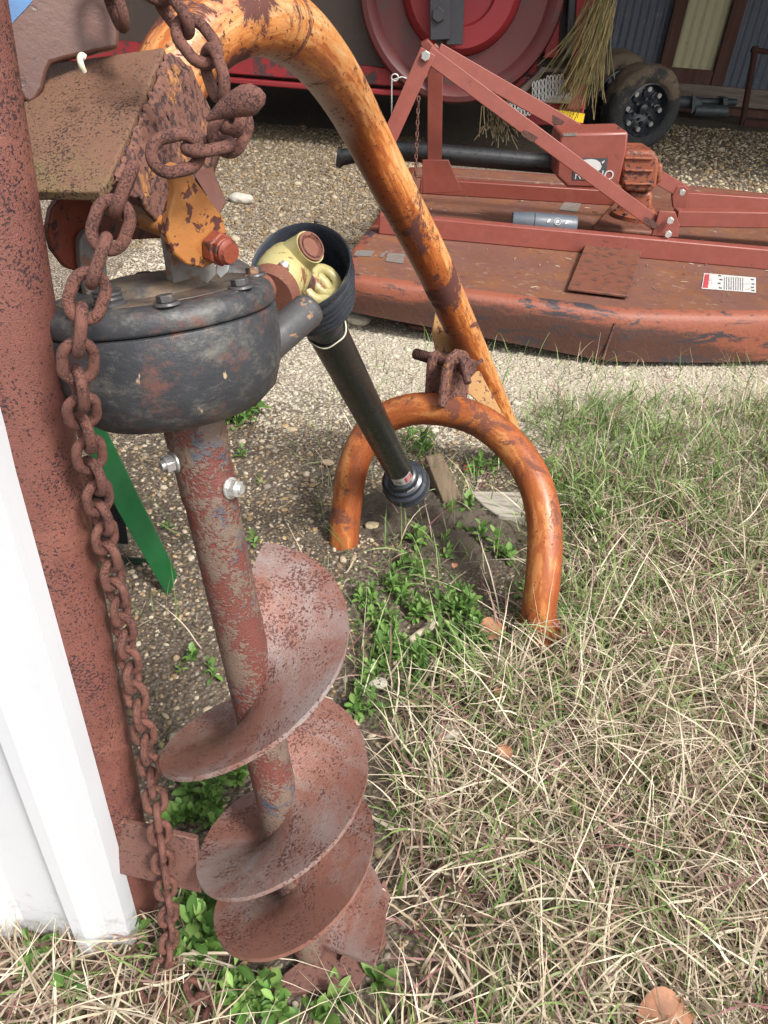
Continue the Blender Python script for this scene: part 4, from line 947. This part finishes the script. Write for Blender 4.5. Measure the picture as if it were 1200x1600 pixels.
    inner = [(.034, bl - .02), (.05, zz), (.062, zz - .02), (.066, .04)]
    MB().lathe(Bc, bd, prof + inner, 72, closed=True).build('shield_cone', M['ribplastic'], ds, ang=40)
    # universal joint in yellow
    jd = nrm(hc + hdir * .235 - Bc)
    y0 = D(434, 440, 1.03); y1 = D(460, 404, 1.08)
    uj = MB().lathe(y0, y1 - y0, [(0, -.012), (.030, -.012), (.036, .0), (.038, .025), (.035, .050), (.026, .066), (0, .070)], 40).build('joint_yoke', M['yellow'], ds, ang=60)
    bx = nrm(D(486, 385, 1.03) - D(452, 412, 1.06)); MB().tube([D(450, 414, 1.05), D(466, 400, 1.045), D(480, 390, 1.03), D(485, 386, 1.025)], [.026, .026, .024, .0235], 30).build('joint_yoke', M['yellow'], ds, ang=60)
    ec = D(485, 386, 1.023); ed = nrm(ec - D(466, 400, 1.045)); MB().lathe(ec, ed, [(.021, .0), (.0205, .004), (.015, .0045), (.013, .001), (.006, .001), (.0, .002)], 30).build('bearing_cap', M['rustcap'], ds)
    MB().lathe(D(428, 452, 1.0), y1 - y0, [(0, -.02), (.033, -.02), (.037, -.016), (.037, .000), (.033, .004), (0, .004)], 36).build('locking_collar', M['rustcap'], ds)
    MB().tube([D(436, 428, .985), D(444, 416, .985)], [.010, .008], 14).build('push_pin', M['rustcap'], ds); MB().tube([D(443, 417, .984), D(447, 411, .984)], [.0075, .006], 14).build('push_pin_end', M['zinc'], ds)
    MB().tube([ec + ed * .0052 + .0165 * (math.cos(a) * perp(ed)[0] + math.sin(a) * perp(ed)[1]) for a in np.linspace(.3, 5.9, 24)], .0011, 6).build('snap_ring', M['darkrust'], ds)
    MB().bar(D(446, 392, 1.05), D(476, 374, 1.06), .014, .03, (.3, -.6, .7)).build('cast_web', M['yellow'], ds, .004)
    k1, k2 = perp(nrm(A(.5, -.4, .7)))
    for (u, v, d) in ((494, 450, 1.12), (508, 440, 1.13)):
        c = D(u, v, d); MB().tube([c + .021 * (math.cos(a) * k1 + math.sin(a) * k2) for a in np.linspace(0, 2 * math.pi, 24)[:-1]], .009, 12, False, closed=True).build('joint_fork', M['yellow'], ds)
    MB().tube([D(470, 440, 1.10), D(500, 452, 1.15)], .016, 14).build('cross_journal', M['darkrust'], ds)
    # lower cone and labels
    L_ = T1; MB().lathe(L_ - dd * .01, dd, [(.036, -.03), (.042, -.025), (.044, .0), (.052, .004), (.054, .02), (.062, .026), (.064, .035), (.061, .037), (.064, .040), (.066, .048), (.063, .05), (.067, .053), (.067, .062), (.055, .064)], 60).build('shield_cone', M['ribplastic'], ds, ang=40)
    def wrap(z0, z1, a0, a1, r, mat, nm, par):
        V = []; F = []; n_ = 14
        for i in range(n_ + 1):
            a = a0 + (a1 - a0) * i / n_
            for z in (z0, z1): V.append(T1 - dd * z + r * (math.cos(a) * q1 + math.sin(a) * q2))
        for i in range(n_): F.append((2 * i, 2 * i + 1, 2 * i + 3, 2 * i + 2))
        return MB().add(V, F).build(nm, M[mat], par, ang=180)
    q1 = nrm((C0 - T1) - np.dot(C0 - T1, dd) * dd); q2 = np.cross(dd, q1)
    lb = wrap(.045, .095, -.75, .95, .0352, 'white', 'label', ds); wrap(.052, .088, -.62 if False else -.7, -.05, .0356, 'labelred', 'label_field', lb)
    for z in (.060, .070, .080): wrap(z, z + .004, -.55, -.2, .0360, 'white', 'printed_line', lb)
    for z in (.062, .072): wrap(z, z + .003, .2, .7, .0357, 'ink', 'printed_line', lb)
    lb2 = wrap(-.001, .019, -.35, .15, .0452, 'white', 'label', ds); wrap(.003, .010, -.3, .1, .0456, 'labelred', 'label_field', lb2)
    return T
digger()

# ================================================================== WOOD, STICKS, LEAVES ON THE GROUND
def wood():
    z = .035
    q = [G(x, y, .05) for x, y in ((664, 712), (690, 706), (722, 776), (694, 786))]
    tag(MB().prism(q, (0, 0, -.05)).build('wood_block', M['oldwood'], None, .004), 'short brown weathered wood block with rounded end, right of the drive shaft foot', 'wood block')
    q = [G(x, y, .035) for x, y in ((733, 767), (838, 769), (840, 808), (780, 806), (756, 790))]
    tag(MB().prism(q, (0, 0, -.04)).build('plank', M['ply'], None, .003), 'pale grey flat wooden plank end lying in dirt inside the orange yoke', 'plank')
    for (pts, r, lab, mt) in (([(636, 1006), (655, 990), (682, 975)], .009, 'pale broken stick among green weeds below the yoke', 'bark'), ([(580, 992), (566, 1010), (572, 1030)], .005, 'small dark bark piece in the weeds right of the auger', 'oldwood'), ([(632, 1096), (665, 1098), (690, 1104)], .006, 'grey twig lying crosswise in weeds right of the auger', 'oldwood')):
        tag(MB().tube(spline([G(x, y, .02) for x, y in pts], 4), r, 9).build('stick', M[mt]), lab, 'stick')
    def leafpiece(px, py, s, rot, lab, mat='deadleaf'):
        c = G(px, py, .03); V = []; F = []; n = 8
        for i in range(n + 1):
            f = i / n; wd = s * .32 * math.sin(math.pi * min(1, f * 1.02) ** .8) + .0005
            p = c + A(math.cos(rot), math.sin(rot), 0) * s * (f - .5) + A(0, 0, .25 * s * math.sin(math.pi * f)); sd_ = A(-math.sin(rot), math.cos(rot), .35) * wd
            V += [p - sd_ + A(0, 0, .006), p, p + sd_]
        for i in range(n): a = 3 * i; F += [(a, a + 1, a + 4, a + 3), (a + 1, a + 2, a + 5, a + 4)]
        tag(MB().add(V, F).build('dead_leaf', M[mat], None, ang=180), lab, 'leaf')
    leafpiece(778, 1082, .03, 1.3, 'small curled orange dead leaf in dry grass right of the auger'); leafpiece(788, 1178, .05, 1.2, 'reddish brown dead leaf standing in the dry grass')
    leafpiece(710, 885, .026, 1.5, 'small rust coloured seed leaf on a stem below the yoke'); leafpiece(1040, 1592, .10, .15, 'large tan dead leaf at the bottom right edge'); leafpiece(770, 990, .09, .6, 'brown curled dead leaf beside the right foot of the yoke')
    tag(MB().prism([G(x, y, .012) for x, y in ((725, 727), (732, 729), (731, 737), (724, 735))], (0, 0, .003)).build('plastic_scrap', M['labelred']), 'tiny red plastic scrap on the gravel inside the yoke', 'scrap')
wood()

# ================================================================== GRASS
GREEN = np.array([(.15, .23, .06), (.21, .30, .09), (.26, .34, .13), (.11, .19, .05), (.31, .37, .17)])
STRAW = np.array([(.64, .54, .40), (.47, .38, .26), (.72, .62, .47), (.36, .27, .19), (.57, .46, .34), (.32, .20, .16), (.66, .57, .43)])
PURP = np.array([(.28, .12, .13), (.34, .18, .17)])
TIP = G(489, 1500)
def blades(name, P, L, W, phi0, phi1, colr, z0=None, K=7, kink=.25, head=None):
    if head is not None: head = head[np.hypot(P[:, 0] - TIP[0], P[:, 1] - TIP[1]) > np.where(L > .12, .21, .155)]
    k_ = np.hypot(P[:, 0] - TIP[0], P[:, 1] - TIP[1]) > np.where(L > .12, .21, .155) + 0 * L; P, L, W, phi0, phi1, colr = P[k_], L[k_], W[k_], phi0[k_], phi1[k_], colr[k_]; z0 = None if z0 is None else z0[k_]
    n = len(P); th = rng.uniform(0, 2 * math.pi, n) if head is None else head; t = np.linspace(0, 1, K)
    ph = phi0[:, None] + phi1[:, None] * t[None, :] ** 1.3 + rng.normal(0, kink * .25, (n, K)).cumsum(1) * .35
    tw = th[:, None] + rng.normal(0, kink, (n, K)).cumsum(1) * .4
    ds = (L / (K - 1))[:, None]
    dx = np.sin(ph) * np.cos(tw) * ds; dy = np.sin(ph) * np.sin(tw) * ds; dz = np.cos(ph) * ds
    zb = gz(P[:, 0], P[:, 1]) if z0 is None else z0
    X = P[:, 0:1] + np.concatenate([np.zeros((n, 1)), dx[:, :-1].cumsum(1)], 1); Yy = P[:, 1:2] + np.concatenate([np.zeros((n, 1)), dy[:, :-1].cumsum(1)], 1)
    Z = zb[:, None] + np.concatenate([np.zeros((n, 1)), dz[:, :-1].cumsum(1)], 1); Z = np.maximum(Z, .003 + rng.uniform(0, .012, (n, 1)))
    wp = W[:, None] * (1 - t[None, :] ** 2.2) * (.65 + .5 * np.sin(math.pi * np.clip(t + .15, 0, 1)))[None, :] + .0003
    ra = rng.uniform(-1.0, 1.0, n)[:, None] + rng.normal(0, .3, (n, K)).cumsum(1) * .5
    sx = -np.sin(tw) * np.cos(ra); sy = np.cos(tw) * np.cos(ra); sz = np.sin(ra)
    a = np.stack([X - sx * wp / 2, Yy - sy * wp / 2, Z - sz * wp / 2], -1); b = np.stack([X + sx * wp / 2, Yy + sy * wp / 2, Z + sz * wp / 2], -1)
    V = np.stack([a, b], 2).reshape(-1, 3); i = (np.arange(n) * 2 * K)[:, None] + (np.arange(K - 1) * 2)[None, :]
    F = np.stack([i, i + 1, i + 3, i + 2], -1).reshape(-1, 4)
    g = np.linspace(.72, 1.1, K)[None, :, None]                      # each blade darker at its base, lighter towards the tip
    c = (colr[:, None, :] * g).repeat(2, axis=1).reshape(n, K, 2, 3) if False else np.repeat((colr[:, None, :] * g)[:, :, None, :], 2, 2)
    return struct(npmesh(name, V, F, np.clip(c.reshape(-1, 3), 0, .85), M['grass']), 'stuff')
def pick(pal, n): return pal[rng.integers(0, len(pal), n)] * rng.uniform(.75, 1.2, (n, 1))
def mixcol(n, green, purple=.05):
    r = rng.random(n)[:, None]; g = pick(GREEN, n); s = pick(STRAW, n); p = pick(PURP, n)
    c = np.where(r < green[:, None], g, s); return np.where(r > 1 - purple, p, c)
sm = lambda v, a, b: np.clip((v - a) / (b - a), 0, 1)
def edge_right(px, py):      # 1 inside the grassy area right of the yoke and auger
    lim = np.interp(py, [560, 640, 760, 900, 1000, 1100, 1250, 1400, 1500, 1600], [2000, 830, 850, 870, 800, 640, 620, 640, 560, 540])
    return sm(px, lim - 50, lim + 50)
def dens_tall(x, y, px, py):
    d = edge_right(px, py) * sm(py, 585, 690) * np.clip(.3 + 1.0 * vn(x, y, 5), 0, 1); d = np.where(px > 1500, 0, d); return d * np.where(py > 1000, .8, 1.0)
P = scatter(42000, -.2, 2.6, .42, 3.1, dens_tall); px, py, dd_ = projv(np.concatenate([P, np.zeros((len(P), 1))], 1)); n = len(P)
ct = P[rng.integers(0, n, 1500)]; tf = rng.random(n) < .6; off = rng.normal(0, .011, (n, 2)); P = np.where(tf[:, None], ct[rng.integers(0, len(ct), n)] + off, P)
hd = np.where(tf, np.arctan2(off[:, 1], off[:, 0]) + rng.normal(0, .5, n), rng.uniform(0, 2 * math.pi, n)); px, py, dd_ = projv(np.concatenate([P, np.zeros((n, 1))], 1))
gf = np.interp(py, [600, 700, 850, 1000, 1150, 1300, 1600], [.65, .9, .85, .7, .5, .38, .36]) * np.interp(px, [800, 1000, 1200], [1.15, 1.0, .72])
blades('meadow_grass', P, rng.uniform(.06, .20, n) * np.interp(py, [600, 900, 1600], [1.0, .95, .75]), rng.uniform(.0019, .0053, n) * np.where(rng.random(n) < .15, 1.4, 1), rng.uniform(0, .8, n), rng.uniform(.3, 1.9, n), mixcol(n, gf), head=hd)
# lying straw
def dens_straw(x, y, px, py):
    d = edge_right(px, py) * sm(py, 720, 1000); bot = sm(py, 1430, 1490) * np.where((px < 640), 1, 0); d = np.maximum(d, bot * .9); d = np.maximum(d, sm(py, 1470, 1520) * (px < 640) * .9)
    return np.where((px > 1500) | (px < -150) | (py > 1900), 0, d) * np.clip(.45 + .9 * vn(x + 5, y, 6), 0, 1)
P = scatter(30000, -.75, 1.6, .25, 2.2, dens_straw); n = len(P)
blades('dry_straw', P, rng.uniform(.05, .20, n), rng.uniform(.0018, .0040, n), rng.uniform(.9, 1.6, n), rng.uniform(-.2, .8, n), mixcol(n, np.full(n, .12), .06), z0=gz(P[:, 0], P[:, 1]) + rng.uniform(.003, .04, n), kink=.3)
# matted brown thatch under it
P = scatter(26000, -.75, 1.6, .25, 2.3, lambda x, y, px, py: np.clip(dens_straw(x, y, px, py) * 1.3, 0, 1)); n = len(P)
blades('thatch', P, rng.uniform(.015, .07, n), rng.uniform(.0015, .0050, n), rng.uniform(1.2, 1.6, n), rng.uniform(-.1, .3, n), pick(np.array([(.20, .14, .085), (.28, .20, .13), (.13, .085, .055), (.34, .26, .17), (.16, .13, .06)]), n), z0=gz(P[:, 0], P[:, 1]) + rng.uniform(.002, .014, n), K=4, kink=.5)
P = scatter(5000, -.8, 1.2, .5, 3.0, lambda x, y, px, py: np.where((px > 180) & (px < 860) & (py > 560), .5, 0) * np.clip(vn(x, y, 3) * 1.6 - .3, 0, 1)); n = len(P)
blades('litter', P, rng.uniform(.012, .06, n), rng.uniform(.0012, .0040, n), rng.uniform(1.3, 1.6, n), rng.uniform(-.1, .3, n), pick(np.array([(.26, .2, .14), (.12, .08, .055), (.38, .31, .22)]), n), z0=gz(P[:, 0], P[:, 1]) + rng.uniform(.003, .012, n), K=4, kink=.5)
# chaff and leaf bits lying on the mower deck
P = np.concatenate([np.stack([rng.uniform(-.1, 2.6, 900), rng.uniform(3.2, 6.0, 900)], -1)]); px, py, dd_ = projv(np.concatenate([P, np.full((900, 1), ZD)], 1))
P = P[(py < np.interp(px, [560, 700, 960, 1250], [415, 440, 474, 478])) & (py > 300) & (px > 600)]; P = P[:420]; n = len(P)
blades('deck_chaff', P, rng.uniform(.01, .05, n), rng.uniform(.002, .007, n), rng.uniform(1.45, 1.57, n), np.zeros(n), pick(np.array([(.34, .27, .19), (.22, .15, .10), (.45, .38, .28)]), n), z0=np.full(n, ZD + .004), K=3, kink=.3)
# sparse green blades inside the yoke and along the gravel edge
def dens_sparse(x, y, px, py):
    d = np.where((px > 470) & (px < 860) & (py > 700) & (py < 1120), .5, 0); d = np.where((px > 600) & (px < 1250) & (py > 560) & (py < 660), .22, d)
    d = np.where((px > 180) & (px < 340) & (py > 640) & (py < 1450), .06, d); d = np.where((px > 480) & (px < 600) & (py > 560) & (py < 900), .25, d); d = np.where((px > 560) & (px < 700) & (py > 1100) & (py < 1500), .5, d)
    return d * np.clip(-.2 + 1.8 * vn(x + 2, y, 7), 0, 1)
P = scatter(18000, -.9, 2.4, .5, 3.4, dens_sparse); n = len(P)
blades('sparse_grass', P, rng.uniform(.06, .2, n), rng.uniform(.0018, .004, n), rng.uniform(0, .9, n), rng.uniform(.2, 1.7, n), mixcol(n, np.full(n, .74), .05))
# long pale stems arching over the litter
P = scatter(1100, -.6, 1.3, .35, 1.8, lambda x, y, px, py: dens_straw(x, y, px, py)); n = len(P)
blades('long_stems', P, rng.uniform(.2, .42, n), rng.uniform(.0020, .0036, n), rng.uniform(.5, 1.3, n), rng.uniform(.3, 1.2, n), pick(STRAW[[0, 2, 6]], n), K=11, kink=.16)
P = scatter(420, -.3, 1.9, .7, 3.0, lambda x, y, px, py: edge_right(px, py) * .9); n = len(P)
blades('seed_stems', P, rng.uniform(.22, .34, n), rng.uniform(.0014, .0022, n), rng.uniform(0, .35, n), rng.uniform(.1, .8, n), np.where(rng.random((n, 1)) < .4, pick(PURP, n), pick(STRAW, n)), K=9, kink=.12)

# ================================================================== BROADLEAF WEEDS
LG = np.array([(.10, .20, .04), (.14, .255, .06), (.07, .155, .033), (.18, .29, .08)])
def rosette(seed, n=11, L=(.012, .026), wr=.42, rise=.9, tiers=2):
    r = np.random.default_rng(seed); V = []; F = []; Cc = []
    for i in range(n):
        a = i * 2.4 + r.uniform(-.3, .3); l = r.uniform(*L); ph = r.uniform(.5, 1.35) if i > n // 3 else r.uniform(.15, .7); z = r.uniform(.004, .018) * rise * tiers * (1 - i / n); c = LG[r.integers(0, 4)] * r.uniform(.8, 1.25)
        d = A(math.cos(a) * math.sin(ph), math.sin(a) * math.sin(ph), math.cos(ph)); s = A(-math.sin(a), math.cos(a), 0); up = np.cross(d, s); up = up if up[2] > 0 else -up
        base = A(math.cos(a), math.sin(a), 0) * .002 + A(0, 0, z); b = len(V); K = 6
        for k in range(K + 1):
            f = k / K; wd = l * wr * (.16 + .84 * math.sin(math.pi * (.04 + .96 * f) ** 1.35)) * (1 if f < .99 else .1) * .5; p = base + d * l * f - A(0, 0, .35 * l * f * f) * math.sin(ph)
            V += [p - s * wd + up * wd * .35, p, p + s * wd + up * wd * .35]; Cc += [c, c * 1.18, c]
        for k in range(K): q = b + 3 * k; F += [(q, q + 1, q + 4, q + 3), (q + 1, q + 2, q + 5, q + 4)]
    return np.array(V), np.array(F), np.array(Cc)
def weedmesh(seed, **k): 
    V, F, Cc = rosette(seed, **k); o = npmesh('leafy_weed', V, F, Cc, M['leaf']); me = o.data; bpy.data.objects.remove(o); return me
WM = [weedmesh(s, n=7 + s, wr=.34 + .05 * (s % 4), L=(.008 + .001 * s, .018 + .002 * s), rise=.6 + .12 * s) for s in range(10)]
BIG = weedmesh(40, n=10, L=(.05, .095), wr=.30, rise=.2, tiers=1); BIG2 = weedmesh(41, n=7, L=(.05, .08), wr=.34, rise=.2)
def weeds(spots, lab, grp, jit=9, rep=3, sc=(1.0, 1.5)):
    for (px, py) in spots:
        for k in range(rep):
            p = G(px + random.uniform(-jit, jit), py + random.uniform(-jit, jit)); o = bpy.data.objects.new('leafy_weed', random.choice(WM)); COL.objects.link(o)
            o.location = tuple(p + A(0, 0, float(gz(p[0], p[1])) + .002)); o.rotation_euler = (random.uniform(-.2, .2), random.uniform(-.2, .2), random.uniform(0, 6.28)); s = random.uniform(*sc) * 1.2; o.scale = (s, s, s)
            tag(o, lab, 'weed', grp)
weeds([(590, 965), (605, 990), (625, 1010), (648, 960), (700, 950), (720, 965), (735, 990), (600, 1030), (640, 1040), (670, 1020), (700, 1000), (570, 940), (745, 1010), (620, 930), (690, 1055), (575, 1060), (650, 1070), (715, 1030), (725, 935), (560, 1100)],
      'bright green leafy weed in the patch between the auger and the yoke foot', 'weeds between the auger and the yoke', 14, 9, (.55, 1.05))
weeds([(290, 1385), (300, 1410), (322, 1420), (290, 1440), (310, 1462), (325, 1490), (300, 1490), (345, 1395), (305, 1470), (280, 1480)], 'bright green leafy weed beside the hanging chain and lower auger', 'weeds beside the chain foot', 10, 3, (1.0, 1.5))
weeds([(360, 1545), (385, 1550), (400, 1570), (420, 1560), (375, 1575), (440, 1585)], 'bright green leafy weed at the bottom, below the auger tip', 'weeds at the bottom below the auger', 9, 3, (1.0, 1.5))
weeds([(290, 1215), (305, 1240), (330, 1250), (300, 1270), (350, 1230), (280, 1290), (330, 1285), (315, 1205), (370, 1215)], 'small dark green weed in the shade behind the auger flights', 'weeds behind the auger', 11, 3, (.8, 1.2))
weeds([(72, 1492), (90, 1478), (60, 1520), (112, 1545)], 'small green weed in straw at the foot of the white wall', 'weeds below the white wall', 7, 2, (.8, 1.1))
weeds([(365, 645), (378, 655), (355, 662), (392, 648), (372, 668)], 'green leafy weed on the gravel below the gearbox', 'weeds below the gearbox', 9, 3, (1.6, 2.4))
weeds([(380, 715), (408, 752), (285, 1045), (322, 1040), (330, 1060), (300, 1030), (260, 820), (395, 850), (215, 1465), (228, 1450)], 'small green sprout growing alone on the gravel near the auger', 'lone sprouts near the auger', 5, 1, (.8, 1.25))
weeds([(640, 690), (668, 700), (745, 745), (770, 730), (730, 800), (690, 860), (740, 850), (655, 850), (780, 870), (620, 890), (880, 780), (930, 830), (820, 920), (660, 900)], 'small green weed inside and around the orange yoke', 'weeds around the yoke', 12, 3, (.9, 1.4))
for i, (px, py, me, s, lab) in enumerate(((700, 815, BIG, .95, 'large green thistle-like rosette growing on dirt inside the yoke'), (715, 840, BIG2, .7, 'smaller green rosette just below the large one inside the yoke'),
        (590, 1535, BIG, .62, 'broad green leafed plant right of the auger tip'), (520, 1572, BIG, .75, 'large serrated green rosette at the bottom below the auger'), (500, 1595, BIG2, .8, 'green rosette cut off by the bottom edge'), (305, 1375, BIG2, .55, 'broad green leafed plant under the flat bar'))):
    p = G(px, py); o = bpy.data.objects.new('broadleaf_weed', me); COL.objects.link(o); o.location = tuple(p + A(0, 0, .004)); o.rotation_euler[2] = i * 1.3; o.scale = (s, s, s); tag(o, lab, 'weed')
# clover-like ground cover, too small and dense to count
def cover():
    V = []; F = []; Cc = []; nb = 0
    def dn(x, y, px, py):
        d = np.where((px > 545) & (px < 770) & (py > 880) & (py < 1110), .8, 0); d = np.where((px > 265) & (px < 400) & (py > 1190) & (py < 1330), .9, d); d = np.where((px > 600) & (px < 860) & (py > 780) & (py < 900), .35, d)
        d = np.where((px > 590) & (px < 660) & (py > 1180) & (py < 1340), .5, d); d = np.where((px > 280) & (px < 480) & (py > 1530), .3, d); return d * np.clip(vn(x, y, 11) * 2 - .55, 0, 1)
    P = scatter(9000, -.6, .9, .4, 1.9, dn)
    for p in P:
        z = gz(p[0], p[1]) + random.uniform(.006, .022); c = LG[random.randrange(4)] * random.uniform(.7, 1.3); a0 = random.random() * 6
        for k in range(3):
            a = a0 + k * 2.094; l = random.uniform(.0035, .0065); b = len(V); d = A(math.cos(a), math.sin(a), random.uniform(-.3, .3)); s = A(-math.sin(a), math.cos(a), 0); o = A(p[0], p[1], z)
            V += [o, o + d * l * .55 - s * l * .5, o + d * l - s * l * .28, o + d * l * .92, o + d * l + s * l * .28, o + d * l * .55 + s * l * .5]; Cc += [c] * 6; F += [(b, b + 1, b + 2, b + 3), (b, b + 3, b + 4, b + 5)]
    struct(npmesh('ground_cover', np.array(V), np.array(F), np.array(Cc), M['leaf']), 'stuff')
cover()
